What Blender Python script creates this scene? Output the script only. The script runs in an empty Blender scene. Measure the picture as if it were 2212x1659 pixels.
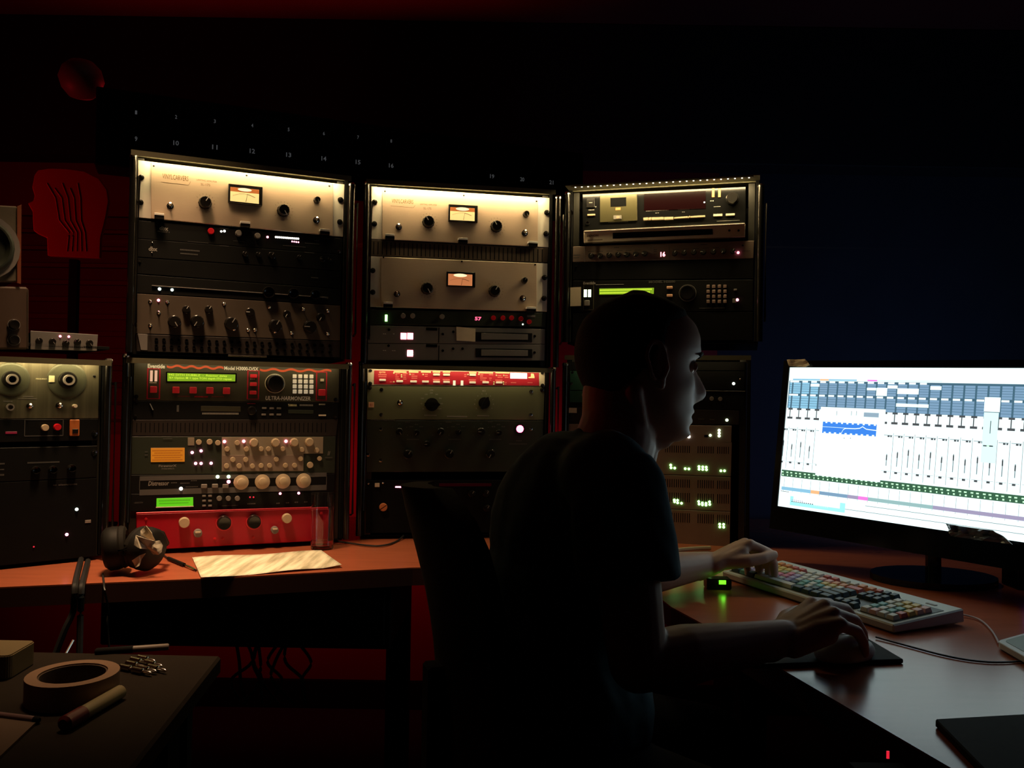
import bpy, bmesh, math, random
import numpy as np
from mathutils import Vector, Matrix
from mathutils import noise as mnoise
random.seed(4)
S = bpy.context.scene
COL = S.collection
PI = math.pi
# ---------------------------------------------------------------- camera, world, light, exposure
F = 1800.0; CX, CY = 1106.0, 829.5
ROLL, PITCH = math.radians(0.9), math.radians(1.0)
CAMZ = 1.13; DESK = 0.75
cr, sr, cp, sp = math.cos(ROLL), math.sin(ROLL), math.cos(PITCH), math.sin(PITCH)
cd = bpy.data.cameras.new('camera'); cam = bpy.data.objects.new('camera', cd); COL.objects.link(cam)
cd.sensor_width = 36; cd.lens = F / 2212 * 36; cd.clip_start = 0.02
R_ = Vector((cr, -sr * sp, sr * cp)); U_ = Vector((-sr, -cr * sp, cr * cp)); F_ = Vector((0, cp, sp))
cam.matrix_world = Matrix(((R_.x, U_.x, -F_.x, 0), (R_.y, U_.y, -F_.y, 0), (R_.z, U_.z, -F_.z, CAMZ), (0, 0, 0, 1)))
S.camera = cam
w = bpy.data.worlds.new('world'); S.world = w; w.use_nodes = True
w.node_tree.nodes['Background'].inputs[0].default_value = (0.012, 0.014, 0.02, 1)
w.node_tree.nodes['Background'].inputs[1].default_value = 0.02
S.view_settings.view_transform = 'Standard'; S.view_settings.look = 'None'
S.view_settings.exposure = 0.0; S.view_settings.gamma = 1.0; S.view_settings.use_curve_mapping = False
S.cycles.max_bounces = 8; S.cycles.sample_clamp_indirect = 2.0

def area(name, loc, direction, sx, sy, power, color, label, spread=180):
    l = bpy.data.lights.new(name, 'AREA'); l.shape = 'RECTANGLE'; l.size = sx; l.size_y = sy
    l.energy = power; l.color = color; l.spread = math.radians(spread)
    o = bpy.data.objects.new(name, l); COL.objects.link(o); o.location = loc
    o.rotation_euler = Vector(direction).to_track_quat('-Z', 'Y').to_euler()
    o['label'] = label; o['category'] = 'lamp'
    return o
STRIP_P = {'A': 0.85, 'B': 1.15, 'C': 1.7, 'a': 0.11, 'b': 0.19, 'c': 0.08, 'l': 0.30}
RED_WALL = 1.5; RED_LEFT = 1.1; DESK_FILL = 3.4; RED_CEIL = 1.3
SCREEN = 1.35

# ---------------------------------------------------------------- pixel to place
def ray(px, py):
    x = (px - CX) / F; z = (CY - py) / F
    return R_ * x + U_ * z + F_
CAM = Vector((0, 0, CAMZ))
def W(px, py, y):
    d = ray(px, py); return CAM + d * (y / d.y)
def T(px, py, z=DESK):
    d = ray(px, py); return CAM + d * ((z - CAMZ) / d.z)

# ---------------------------------------------------------------- materials
MATS = {}
def mat(name, col, rough=0.5, metal=0.0, spec=0.5, em=None, es=0.0, noise=0, bump=0, ns=40.0, stretch=None, coat=0, trans=0, ior=1.45):
    if name in MATS: return MATS[name]
    m = bpy.data.materials.new(name); m.use_nodes = True; MATS[name] = m
    nt = m.node_tree; b = nt.nodes['Principled BSDF']
    b.inputs['Base Color'].default_value = (*col, 1); b.inputs['Roughness'].default_value = rough
    b.inputs['Metallic'].default_value = metal; b.inputs['Specular IOR Level'].default_value = spec
    b.inputs['IOR'].default_value = ior
    if coat: b.inputs['Coat Weight'].default_value = coat; b.inputs['Coat Roughness'].default_value = 0.08
    if trans: b.inputs['Transmission Weight'].default_value = trans
    if em: b.inputs['Emission Color'].default_value = (*em, 1); b.inputs['Emission Strength'].default_value = es
    if noise or bump:
        tc = nt.nodes.new('ShaderNodeTexCoord'); mp = nt.nodes.new('ShaderNodeMapping'); nz = nt.nodes.new('ShaderNodeTexNoise')
        if stretch: mp.inputs['Scale'].default_value = stretch
        nz.inputs['Scale'].default_value = ns; nz.inputs['Detail'].default_value = 4
        nt.links.new(tc.outputs['Object'], mp.inputs[0]); nt.links.new(mp.outputs[0], nz.inputs['Vector'])
        if noise:
            mx = nt.nodes.new('ShaderNodeMix'); mx.data_type = 'RGBA'
            mx.inputs[6].default_value = (*[c * (1 - noise) for c in col], 1); mx.inputs[7].default_value = (*[min(1, c * (1 + noise)) for c in col], 1)
            nt.links.new(nz.outputs['Fac'], mx.inputs[0]); nt.links.new(mx.outputs[2], b.inputs['Base Color'])
        if bump:
            bp = nt.nodes.new('ShaderNodeBump'); bp.inputs['Strength'].default_value = bump; bp.inputs['Distance'].default_value = 0.002
            nt.links.new(nz.outputs['Fac'], bp.inputs['Height']); nt.links.new(bp.outputs[0], b.inputs['Normal'])
    return m
def emi(name, col, s, base=(0.02, 0.02, 0.02)):
    return mat(name, base, 0.4, em=col, es=s)
M = dict(
    lipmetal=mat('bright aluminium lip', (.85, .8, .7), .38, .8),
    silver=mat('brushed silver panel', (0.56, 0.42, 0.31), 0.45, 0.25, noise=0.06, bump=0.05, ns=60, stretch=(1, 1, 12)),
    silver_ear=mat('silver ear', (0.70, 0.64, 0.55), 0.5, 0.1),
    beige=mat('aged beige panel', (0.30, 0.25, 0.18), 0.6, 0.1, noise=0.12, ns=20),
    bronze=mat('bronze steel case', (0.32, 0.24, 0.19), 0.5, 0.3, noise=0.1, ns=25),
    black=mat('black panel', (0.007, 0.007, 0.0065), 0.5, spec=.2),
    blackgloss=mat('black gloss', (0.006, 0.006, 0.006), 0.16, spec=0.3),
    matte=mat('matte black', (0.006, 0.006, 0.006), 0.85, spec=0.12, noise=0.3, ns=30),
    olive=mat('dark olive panel', (0.055, 0.05, 0.03), 0.45, noise=0.15, ns=15),
    oliveg=mat('olive green enamel', (0.115, 0.12, 0.06), 0.55, noise=0.12, ns=12, bump=0.05),
    dgreen=mat('very dark green enamel', (0.025, 0.032, 0.02), 0.5, noise=0.15, ns=14),
    teal=mat('green panel', (0.02, 0.08, 0.05), 0.5),
    brown=mat('brown vent panel', (0.055, 0.035, 0.022), 0.6, noise=0.3, ns=30, stretch=(4, 1, 0.4)),
    brownblack=mat('brown black blank', (0.018, 0.011, 0.008), 0.6, noise=0.2, ns=20),
    greysteel=mat('grey steel', (0.19, 0.175, 0.16), 0.55, 0.2, noise=0.12, ns=20),
    mgrey=mat('instrument grey with light streaks', (0.17, 0.155, 0.095), 0.42, 0.45, noise=0.75, bump=0.1, ns=16, stretch=(5, 1, 0.12)),  # LED strip reflections painted in as vertical tone streaks
    red=mat('red anodised panel', (0.42, 0.006, 0.022), 0.4, 0.1, noise=0.08, ns=12),
    redp=mat('red print', (0.42, 0.012, 0.03), 0.45),
    orange=mat('orange print', (0.62, 0.09, 0.03), 0.5),
    pink=mat('pink print', (0.85, 0.28, 0.24), 0.5),
    cream=mat('cream plastic', (0.72, 0.64, 0.48), 0.45),
    creamp=mat('cream print', (0.75, 0.72, 0.42), 0.5),
    white=mat('white print', (0.8, 0.78, 0.72), 0.5),
    whitep=mat('white plastic', (0.62, 0.66, 0.64), 0.4),
    dimwhite=mat('faded white print', (0.30, 0.28, 0.25), 0.6),
    dimgrey=mat('dim grey print', (0.10, 0.095, 0.09), 0.6),
    ink=mat('brown ink', (0.16, 0.09, 0.03), 0.6),
    peach=mat('peach sticker', (0.75, 0.42, 0.25), 0.6),
    note=mat('paper note', (0.72, 0.60, 0.42), 0.7, noise=0.1, ns=60),
    bknob=mat('black bakelite', (0.010, 0.009, 0.008), 0.22, spec=0.6),
    gknob=mat('grey knob', (0.22, 0.2, 0.18), 0.4),
    beigeknob=mat('beige knob', (0.55, 0.43, 0.28), 0.45),
    redknob=mat('red knob', (0.6, 0.01, 0.02), 0.35),
    redbtn=mat('red button', (0.75, 0.03, 0.05), 0.4),
    orangebtn=mat('orange rocker', (0.48, 0.13, 0.03), 0.45),
    chrome=mat('chrome', (0.75, 0.72, 0.66), 0.18, 1.0),
    tube=mat('black chrome tube', (0.055, 0.05, 0.045), 0.25, 0.9),
    rail=mat('dark rack rail', (0.03, 0.028, 0.022), 0.45, 0.3),
    railg=mat('olive rail', (0.13, 0.12, 0.07), 0.5, 0.2),
    grey=mat('grey plastic', (0.25, 0.25, 0.24), 0.5),
    darkhole=mat('dark hole', (0.003, 0.003, 0.003), 0.9, spec=0.1),
    copper=mat('copper knob', (0.62, 0.22, 0.08), 0.45),
    l_white=emi('led warm white', (1, .93, .8), 3.5), l_pink=emi('led red', (1, .22, .30), 8), l_green=emi('led green', (.35, 1, .25), 5),
    l_gw=emi('led pale green', (.75, 1, .55), 3.5), l_mag=emi('led magenta', (1, .25, .38), 9), l_red=emi('led dim red', (1, .02, .05), .8),
    l_cool=emi('led cool white', (.85, 1, .85), 3), l_lamp=emi('red lamp', (1, .10, .22), 9), l_digit=emi('red digits', (1, .10, .2), 2.2),
    l_digitb=emi('bright red digits', (1, .22, .28), 6),
    lcdg=emi('green lcd', (.36, .62, .02), .62), lcdgt=emi('lcd text', (.75, 1, .05), .95), lcdb=emi('bright green lcd', (.17, .88, .01), .62),
    lcdbt=emi('lcd dark text', (.12, .55, .01), .5), lcdo=emi('orange lcd', (.95, .26, .01), .55), lcdot=emi('orange lcd text', (.65, .13, .005), .45),
    lcdr=mat('dim red display', (.004, .001, .001), .25, spec=.08, em=(.12, .004, .01), es=.07), lcdw=emi('white display', (1, 1, .95), 1.8), peachl=emi('peach meter', (1, .55, .33), .75),
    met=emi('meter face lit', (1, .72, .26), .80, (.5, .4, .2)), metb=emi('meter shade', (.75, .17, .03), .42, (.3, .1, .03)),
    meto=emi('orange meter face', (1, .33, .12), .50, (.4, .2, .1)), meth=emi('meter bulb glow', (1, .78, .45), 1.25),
    barl=emi('cream meter bar', (1, .9, .55), 1.0), keyglow=emi('cream key with added glow', (1, .86, .60), .22, (.75, .66, .5)), oglow=emi('orange glow', (1, .45, .15), 1.4),  # cream keys near the strip get their brightness as added emission
)

# ---------------------------------------------------------------- mesh helpers
def link(name, me, m=None, parent=None, label=None):
    o = bpy.data.objects.new(name, me); COL.objects.link(o)
    if m is not None and not me.materials: me.materials.append(m)
    if parent is not None: o.parent = parent
    if label: o['label'] = label
    return o
def tag(o, label, cat, group=None):
    o['label'] = label; o['category'] = cat
    if group: o['group'] = group
    return o
def empty(name, label=None, cat=None, loc=(0, 0, 0), group=None, mw=None):
    o = bpy.data.objects.new(name, None); COL.objects.link(o); o.empty_display_size = 0.02
    if mw is not None: o.matrix_world = mw
    else: o.location = loc
    if label: tag(o, label, cat, group)
    return o
def mesh(name, vs, fs, smooth=False):
    me = bpy.data.meshes.new(name); me.from_pydata([tuple(v) for v in vs], [], fs)
    bm = bmesh.new(); bm.from_mesh(me); bmesh.ops.recalc_face_normals(bm, faces=bm.faces); bm.to_mesh(me); bm.free()
    if smooth: me.polygons.foreach_set('use_smooth', [True] * len(me.polygons))
    return me
HEX = [(0, 1, 2, 3), (4, 7, 6, 5), (0, 4, 5, 1), (1, 5, 6, 2), (2, 6, 7, 3), (3, 7, 4, 0)]
class MB:
    def __init__(s): s.v = []; s.f = []
    def add(s, vs, fs):
        n = len(s.v); s.v += [Vector(v) for v in vs]; s.f += [tuple(i + n for i in f) for f in fs]; return s
    def box(s, x0, x1, y0, y1, z0, z1):
        return s.add([(x0, y0, z0), (x1, y0, z0), (x1, y1, z0), (x0, y1, z0), (x0, y0, z1), (x1, y0, z1), (x1, y1, z1), (x0, y1, z1)], HEX)
    def prism(s, pts, d0, d1):   # pts in (x,z), depth along y
        n = len(pts)
        return s.add([(p[0], d0, p[1]) for p in pts] + [(p[0], d1, p[1]) for p in pts],
                     [tuple(range(n)), tuple(range(2 * n - 1, n - 1, -1))] + [(i, (i + 1) % n, n + (i + 1) % n, n + i) for i in range(n)])
    def slab(s, pts, z0, z1):    # pts in (x,y)
        n = len(pts)
        return s.add([(p[0], p[1], z0) for p in pts] + [(p[0], p[1], z1) for p in pts],
                     [tuple(range(n)), tuple(range(2 * n - 1, n - 1, -1))] + [(i, (i + 1) % n, n + (i + 1) % n, n + i) for i in range(n)])
    def tube(s, pts, r, n=8):
        pts = [Vector(p) for p in pts]; rr = r if isinstance(r, (list, tuple)) else [r] * len(pts); base = len(s.v)
        for i, p in enumerate(pts):
            t = (pts[min(i + 1, len(pts) - 1)] - pts[max(i - 1, 0)]).normalized()
            a = t.cross(Vector((0, 0, 1))); a = a.normalized() if a.length > 1e-3 else Vector((1, 0, 0)); b = t.cross(a)
            for k in range(n):
                q = 2 * PI * k / n; s.v.append(p + (a * math.cos(q) + b * math.sin(q)) * rr[i])
        for i in range(len(pts) - 1):
            for k in range(n):
                s.f.append((base + i * n + k, base + i * n + (k + 1) % n, base + (i + 1) * n + (k + 1) % n, base + (i + 1) * n + k))
        s.f.append(tuple(base + k for k in range(n))[::-1]); e = base + (len(pts) - 1) * n; s.f.append(tuple(e + k for k in range(n)))
        return s
    def lathe(s, prof, n=24, axis='y', o=(0, 0, 0), flute=0):
        base = len(s.v); o = Vector(o)
        for r, h in prof:
            for k in range(n):
                q = 2 * PI * k / n; rr = r * (1 - flute * (k % 2)); c, t = rr * math.cos(q), rr * math.sin(q)
                s.v.append(o + (Vector((c, -h, t)) if axis == 'y' else Vector((c, t, h))))
        for i in range(len(prof) - 1):
            for k in range(n):
                s.f.append((base + i * n + k, base + i * n + (k + 1) % n, base + (i + 1) * n + (k + 1) % n, base + (i + 1) * n + k))
        s.f.append(tuple(base + k for k in range(n))); e = base + (len(prof) - 1) * n; s.f.append(tuple(e + k for k in range(n)))
        return s
    def me(s, name, smooth=False, bevel=0, seg=1):
        me = bpy.data.meshes.new(name); me.from_pydata([tuple(v) for v in s.v], [], s.f)
        bm = bmesh.new(); bm.from_mesh(me); bmesh.ops.recalc_face_normals(bm, faces=bm.faces)
        if bevel: bmesh.ops.bevel(bm, geom=bm.edges, offset=bevel, segments=seg, affect='EDGES', clamp_overlap=True)
        bm.to_mesh(me); bm.free()
        if smooth:
            me.polygons.foreach_set('use_smooth', [True] * len(me.polygons))
            try: me.set_sharp_from_angle(angle=math.radians(40))
            except Exception: pass
        return me
    def ob(s, name, m, parent=None, label=None, **k): return link(name, s.me(name, **k), m, parent, label)

PROF = {
    'knob': [(1, 0), (1, .12), (.92, .16), (.86, .92), (.78, 1)],
    'plain': [(1, 0), (.97, .85), (.88, 1)],
    'skirt': [(1, 0), (1, .16), (.96, .22), (.62, .30), (.56, .36), (.55, .95), (.48, 1)],
    'dial': [(1, 0), (1, .08), (.48, .10), (.46, .5), (.30, .52), (.28, 1), (.18, 1), (.17, .8)],
    'led': [(1, 0), (1, .3), (.85, .65), (.5, .92), (.15, 1)],
    'screw': [(1, 0), (1, .3), (.85, .38), (.6, .4), (.58, .95), (.5, 1), (.22, 1), (.2, .7)],
    'ring': [(1, 0), (1, 1), (.66, 1), (.62, .3)],
    'wheel': [(1, 0), (1, .25), (.9, .3), (.88, .9), (.8, 1), (.3, .94)],
    'cup': [(1, 0), (.98, .8), (.9, 1), (.84, 1), (.7, .35), (.4, .2)],
}
CACHE = {}
def unit(style, m):
    k = (style, m.name)
    if k not in CACHE:
        n = {'led': 10, 'screw': 12}.get(style, 24)
        b = MB()
        if style == 'toggle':
            b.lathe([(1, 0), (1, .15), (.8, .17), (.5, .35), (.4, .4)], 12)
            b.tube([(0, -.35, 0), (0, -1.0, .42), (0, -1.35, .65)], [.22, .24, .3], 8)
        elif style == 'bar':
            b.lathe([(1, 0), (1, .12), (.8, .16)], 24)
            b.prism([(-1.15, -.22), (-.9, -.34), (.9, -.30), (1.2, 0), (.9, .30), (-.9, .34), (-1.15, .22)], -.12, -1)
        else: b.lathe(PROF[style], n, flute=.06 if style == 'knob' else 0)
        me = b.me(style, smooth=True); me.materials.append(m); CACHE[k] = me
    return CACHE[k]
TXT = {}
def textmesh(s, bold=0.0, shear=0.0):
    k = (s, bold, shear)
    if k in TXT: return TXT[k]
    c = bpy.data.curves.new('t', 'FONT'); c.body = s; c.align_x = 'CENTER'; c.align_y = 'CENTER'; c.size = 1; c.offset = bold; c.shear = shear
    c.resolution_u = 2; c.extrude = 0.004
    o = bpy.data.objects.new('t', c); COL.objects.link(o)
    dg = bpy.context.evaluated_depsgraph_get(); me = bpy.data.meshes.new_from_object(o.evaluated_get(dg))
    bpy.data.objects.remove(o)
    n = len(me.vertices); co = np.empty(n * 3); me.vertices.foreach_get('co', co); co = co.reshape(-1, 3)
    lo, hi = co.min(0), co.max(0); co[:, :2] -= (lo[:2] + hi[:2]) / 2
    wd, ht = hi[0] - lo[0], hi[1] - lo[1]
    out = np.stack([co[:, 0] / wd, -co[:, 2], co[:, 1] / ht], 1)   # unit width and height, facing -y
    me.vertices.foreach_set('co', out.ravel()); TXT[k] = me
    return me

# ---------------------------------------------------------------- planes and devices
class Plane:
    def __init__(s, px, py, y, yaw, tilt=0):
        s.o = W(px, py, y); a = math.radians(yaw); s.u = Vector((math.cos(a), math.sin(a), 0))
        s.n = Vector((math.sin(a), -math.cos(a), 0)); s.v = Vector((0, 0, 1))
        if tilt: t = math.radians(tilt); s.v = (s.v * math.cos(t) + s.n * math.sin(t)).normalized(); s.n = s.u.cross(s.v)
    def at(s, px, py, out=0.0):
        d = ray(px, py); k = (s.o + s.n * out - CAM).dot(s.n) / d.dot(s.n); return CAM + d * k
    def ab(s, px, py, out=0.0):
        p = s.at(px, py, out) - s.o; return p.dot(s.u), p.dot(s.v)
    def frame(s, a, b, out=0.0):
        p = s.o + s.u * a + s.v * b + s.n * out; u, v, n = s.u, s.v, s.n
        return Matrix(((u.x, -n.x, v.x, p.x), (u.y, -n.y, v.y, p.y), (u.z, -n.z, v.z, p.z), (0, 0, 0, 1)))
class Dev:
    def __init__(s, plane, z, name, label, cat, quad, face, thick=0.004, depth=0.22, group=None, square=False, bevel=0.0007, fl=None, inset=0.02):
        s.p = plane; s.z = z; s.out = thick
        q = [plane.ab(*s.P(*c)) for c in quad]
        if square: q[0] = (q[3][0], q[1][1]); q[3] = (q[3][0], q[2][1])
        a0 = (q[0][0] + q[3][0]) / 2; a1 = (q[1][0] + q[2][0]) / 2; s.ca = (a0 + a1) / 2; s.cb = min(q[2][1], q[3][1])
        s.e = empty(name, label, cat, mw=plane.frame(s.ca, s.cb), group=group)
        s.q = [(x - s.ca, y - s.cb) for x, y in q]
        MB().prism(s.q, 0, -thick).ob('faceplate', face, s.e, fl, bevel=bevel)
        b1 = min(s.q[0][1], s.q[1][1]) - .003; b0 = max(s.q[2][1], s.q[3][1]) + .003
        MB().box(a0 - s.ca + inset, a1 - s.ca - inset, 0.0005, depth, b0, b1).ob('chassis', M['matte'], s.e)
    def P(s, X, Y): ox, oy, k = s.z; return ox + X / k, oy + Y / k
    def L(s, X, Y, out=None):
        a, b = s.p.ab(*s.P(X, Y), s.out if out is None else out); return a - s.ca, b - s.cb
    def sc(s, X, Y): # metres per zoom pixel
        a, _ = s.L(X - 10, Y); c, _ = s.L(X + 10, Y); return (c - a) / 20
    def vs(s, X, Y):
        _, a = s.L(X, Y - 10); _, c = s.L(X, Y + 10); return (a - c) / 20
    def part(s, style, name, X, Y, r, m, depth=None, rot=0, label=None, mark=None, parent=None, lift=0):
        a, b = s.L(X, Y); k = s.vs(X, Y) * r
        o = bpy.data.objects.new(name, unit(style, m)); COL.objects.link(o); o.parent = parent or s.e
        d = k * 1.1 if depth is None else depth
        o.location = (a, -s.out - lift, b); o.scale = (k, d, k); o.rotation_euler = (0, rot, 0)
        if label: o['label'] = label
        if mark is not None:
            mk = bpy.data.objects.new('pointer_mark', markmesh(mark)); COL.objects.link(mk); mk.parent = o
            mk.rotation_euler = (0, math.radians(30 - 60 * ((int(X) * 7 + int(Y)) % 5)), 0)
        return o
    def knob(s, X, Y, r, m='bknob', mark='dimwhite', style='knob', depth=None, label=None): return s.part(style, 'knob', X, Y, r, M[m], depth, mark=M[mark] if mark else None, label=label)
    def led(s, X, Y, r, m, label=None): return s.part('led', 'indicator_light', X, Y, r, M[m], None, label=label)
    def screw(s, X, Y, r, m='chrome'): return s.part('screw', 'screw', X, Y, r, M[m], .003)
    def toggle(s, X, Y, r, rot=0): return s.part('toggle', 'toggle_switch', X, Y, r, M['chrome'], .009, rot)
    def box(s, name, X, Y, wx, hy, m, h=.002, label=None, parent=None, bevel=0.0004, lift=0):
        pts = [s.L(X - wx / 2, Y - hy / 2), s.L(X + wx / 2, Y - hy / 2), s.L(X + wx / 2, Y + hy / 2), s.L(X - wx / 2, Y + hy / 2)]
        # keep it square to the panel
        c = s.L(X, Y); wa = (pts[1][0] - pts[0][0] + pts[2][0] - pts[3][0]) / 4; hb = (pts[0][1] - pts[3][1] + pts[1][1] - pts[2][1]) / 4
        return MB().box(c[0] - wa, c[0] + wa, -s.out - lift + .0002, -s.out - lift - h, c[1] - hb, c[1] + hb).ob(name, M[m] if isinstance(m, str) else m, parent or s.e, label, bevel=bevel)
    def quad(s, name, pts, m, h=.002, label=None, parent=None, bevel=0.0003, lift=0, seg=1):
        return MB().prism([s.L(*p) for p in pts], -s.out - lift + .0002, -s.out - lift - h).ob(name, M[m], parent or s.e, label, bevel=bevel, seg=seg)
    def text(s, t, X, Y, wx, hy, m='white', bold=0.0, shear=0.0, name='lettering', lift=0, slope=0, parent=None):
        me = textmesh(t, bold, shear).copy(); me.materials.clear(); me.materials.append(M[m])
        o = bpy.data.objects.new(name, me); COL.objects.link(o); o.parent = parent or s.e
        a, b = s.L(X, Y); o.location = (a, -s.out - lift - .0004, b); o.scale = (s.sc(X, Y) * wx, .004, s.vs(X, Y) * hy)
        return o
    def dashes(s, rows, m, h=.0004, name='legend'):   # many tiny illegible printed lines, one part
        b = MB()
        for X, Y, wx, hy in rows:
            c = s.L(X, Y); k = s.sc(X, Y); n = max(1, int(wx / 14)); 
            for i in range(n):
                x0 = c[0] + (-.5 + i / n) * wx * k; b.box(x0, x0 + wx * k / n * .72, -s.out, -s.out - h, c[1] - hy * k / 2, c[1] + hy * k / 2)
        o = b.ob(name, M[m], s.e); o['kind'] = 'stuff'; return o
    def outline(s, X0, Y0, X1, Y1, t, m, name='outline'):
        b = MB()
        for (x0, y0, x1, y1) in ((X0, Y0, X1, Y0), (X0, Y1, X1, Y1), (X0, Y0, X0, Y1), (X1, Y0, X1, Y1)):
            p, q = s.L(x0, y0), s.L(x1, y1); k = s.sc(X0, Y0) * t / 2
            b.box(min(p[0], q[0]) - k, max(p[0], q[0]) + k, -s.out, -s.out - .0005, min(p[1], q[1]) - k, max(p[1], q[1]) + k)
        return b.ob(name, M[m], s.e)
MK = {}
def markmesh(m):
    if m.name not in MK:
        me = MB().box(-.06, .06, -.9, -1.03, .15, .9).me('pointer_mark'); me.materials.append(m); MK[m.name] = me
    return MK[m.name]

Z1 = (270, 320, 4.424); Z2 = (270, 600, 4.424); Z3 = (270, 900, 4.424)
Z4 = (760, 370, 4.608); Z5 = (760, 660, 4.608); Z6 = (760, 900, 4.608); Z5b = (800, 790, 11.06); Z5c = (1000, 790, 11.06)
Z7 = (1200, 370, 4.608); Z8 = (1200, 660, 4.608); Z9 = (1380, 880, 3.95)
Z10 = (0, 320, 3.77); Z11 = (0, 700, 6.38); Z12 = (0, 940, 5.183)
PA = Plane(298, 346.7, 1.936, 23.4); PAl = Plane(289, 783.5, 1.960, 23.4)
PB = Plane(802, 403.6, 2.194, 9.5); PBl = Plane(793.6, 796, 2.220, 9.5)
PC = Plane(1240, 420, 2.293, -15.9); PCl = Plane(1240, 700, 2.32, -15.9)
PL = Plane(225, 780, 1.90, 40.0)

# ---------------------------------------------------------------- room
def struct(name, b, m, **k): o = b.ob(name, m, **k); o['kind'] = 'structure'; return o
redwall = mat('red painted wall', (0.18, 0.006, 0.009), 0.75, noise=0.15, ns=3, bump=0.1)
darkwall = mat('dark cloth wall', (0.022, 0.025, 0.032), 0.9, noise=0.25, ns=6)
ceilm = mat('red ceiling paint', (0.14, 0.02, 0.02), 0.85, noise=0.2, ns=4)
floorm = mat('dark carpet', (0.02, 0.016, 0.015), 0.95, noise=0.4, ns=90, bump=0.4)
XL, XR, YB, YF, ZC = -2.3, 2.4, 3.05, -1.6, 2.465
struct('floor', MB().box(XL, XR, YF, YB, -0.05, 0), floorm)
struct('ceiling', MB().box(XL, XR, YF, YB, ZC, ZC + .05), ceilm)
struct('wall_back', MB().box(XL, 0.75, YB, YB + .05, 0, ZC), redwall)
struct('wall_back_right', MB().box(0.75, XR, YB, YB + .05, 0, ZC), darkwall)
struct('wall_left', MB().box(XL - .05, XL, YF, YB, 0, ZC), redwall)
struct('wall_right', MB().box(XR, XR + .05, YF, YB, 0, ZC), darkwall)
struct('wall_front', MB().box(XL, XR, YF - .05, YF, 0, ZC), darkwall)
struct('wall_shade_1', MB().box(XL, XR, YB - .12, YB, 1.97, ZC - .0), mat('dark upper wall shade', (0.008, .008, .008), .8), bevel=.004)  # dark band stands in for shade on the upper wall
struct('baseboard_back', MB().box(XL, XR, YB - .02, YB, 0, .10), M['matte'], bevel=.003)
# slatted lower wall piece seen on the left, each batten its own piece
wl = bpy.data.objects['wall_back']
for i in range(13):
    z = 0.98 + i * .062
    MB().box(-2.0, -.95, YB - .022, YB - .001, z, z + .044).ob('batten', mat('batten red', (0.11, 0.005, 0.006), .7, noise=.2, ns=9), wl, bevel=.003)
# red lamps washing the wall behind the racks
area('red_wall_lamp', (-0.45, 2.72, 0.86), (0, 1, -.12), 1.7, .05, RED_WALL, (1, .02, .06), 'long red lamp behind the equipment racks shining on the wall')
area('red_wall_lamp_small', (-1.75, 1.85, 1.30), (.55, .40, .30), .12, .05, RED_LEFT, (1, .02, .03), 'small red lamp behind the speaker by the red cut-out panel')
area('amber_desk_fill', (-0.75, 1.62, 2.25), (.04, .07, -1), .22, .15, DESK_FILL, (1, .62, .34), 'unseen amber fill light added over the desk with the headphones', 55)  # bodiless fill out of frame, added to warm the desk and lower racks
area('red_ceiling_lamp', (-0.7, 2.66, 1.98), (-.05, -.9, 1), 1.4, .1, RED_CEIL, (1, .02, .03), 'red lamp turned up to the ceiling', 150)
area('red_floor_lamp', (-0.9, 2.6, .50), (0, 1, -.1), 1.6, .05, .25, (1, .02, .03), 'red lamp on the floor side of the desk behind the hanging cables')
area('violet_desk_lamp', (1.25, 1.30, 1.08), (-.35, .75, -.45), .1, .03, .05, (.28, .15, 1), 'small violet lamp at the far right end of the desk')
area('blue_wall_fill', (1.25, 2.1, .85), (.25, 1, .45), .3, .1, 1.5, (.22, .45, 1), 'unseen blue fill light added for the wall behind the monitor')  # unseen fill added so the right wall picks up blue

# ---------------------------------------------------------------- desk
def zs(*pts): return [(p.x, p.y) for p in pts]
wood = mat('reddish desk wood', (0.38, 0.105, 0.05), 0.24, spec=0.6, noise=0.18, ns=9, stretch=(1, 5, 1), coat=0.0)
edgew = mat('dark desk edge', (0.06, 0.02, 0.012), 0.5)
e0, e1, e2 = T(-160, 1275), T(430, 1250), T(890, 1226)
j = T(1330, 1215); k1 = T(1450, 1311); k2 = T(1555, 1367); k3 = T(1700, 1452); k4 = T(2060, 1662)
outline = [(e0.x - .3, e0.y - .05), (e0.x, e0.y), (e1.x, e1.y), (e2.x, e2.y), (j.x, j.y), (k1.x, k1.y), (k2.x, k2.y), (k3.x, k3.y), (k4.x, k4.y), (k4.x + .03, .45), (1.9, .45), (1.9, 2.3), (1.2, 2.75), (-.9, 2.6), (-2.0, 2.1), (-2.0, 1.3)]
outline = outline[1:-1] + [(-1.6, 2.2), (-1.6, e0.y - .12)]
dk = empty('corner_desk', 'long reddish wood corner desk carrying the racks and the keyboard', 'desk', (0, 1.8, 0))
def wp(o, parent):   # keep world position when parented to an empty placed in the world
    o.parent = parent; o.matrix_parent_inverse = parent.matrix_world.inverted() if parent.matrix_world != Matrix.Identity(4) else Matrix.Translation(-parent.location)
    return o
def wob(mb, name, m, parent, label=None, **k):
    o = mb.ob(name, m, None, label, **k); o.parent = parent
    o.matrix_parent_inverse = (Matrix.Translation(parent.location) @ parent.rotation_euler.to_matrix().to_4x4()).inverted()
    return o
wob(MB().slab(outline, DESK - .003, DESK), 'desk_top', wood, dk)
def inset(pts, d):
    c = Vector((.2, 2.0)); return [tuple(Vector(p) + (c - Vector(p)).normalized() * d) for p in pts]
wob(MB().slab(inset(outline, .0012), DESK - .040, DESK - .003), 'desk_edge', edgew, dk, 'dark edge band')
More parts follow.
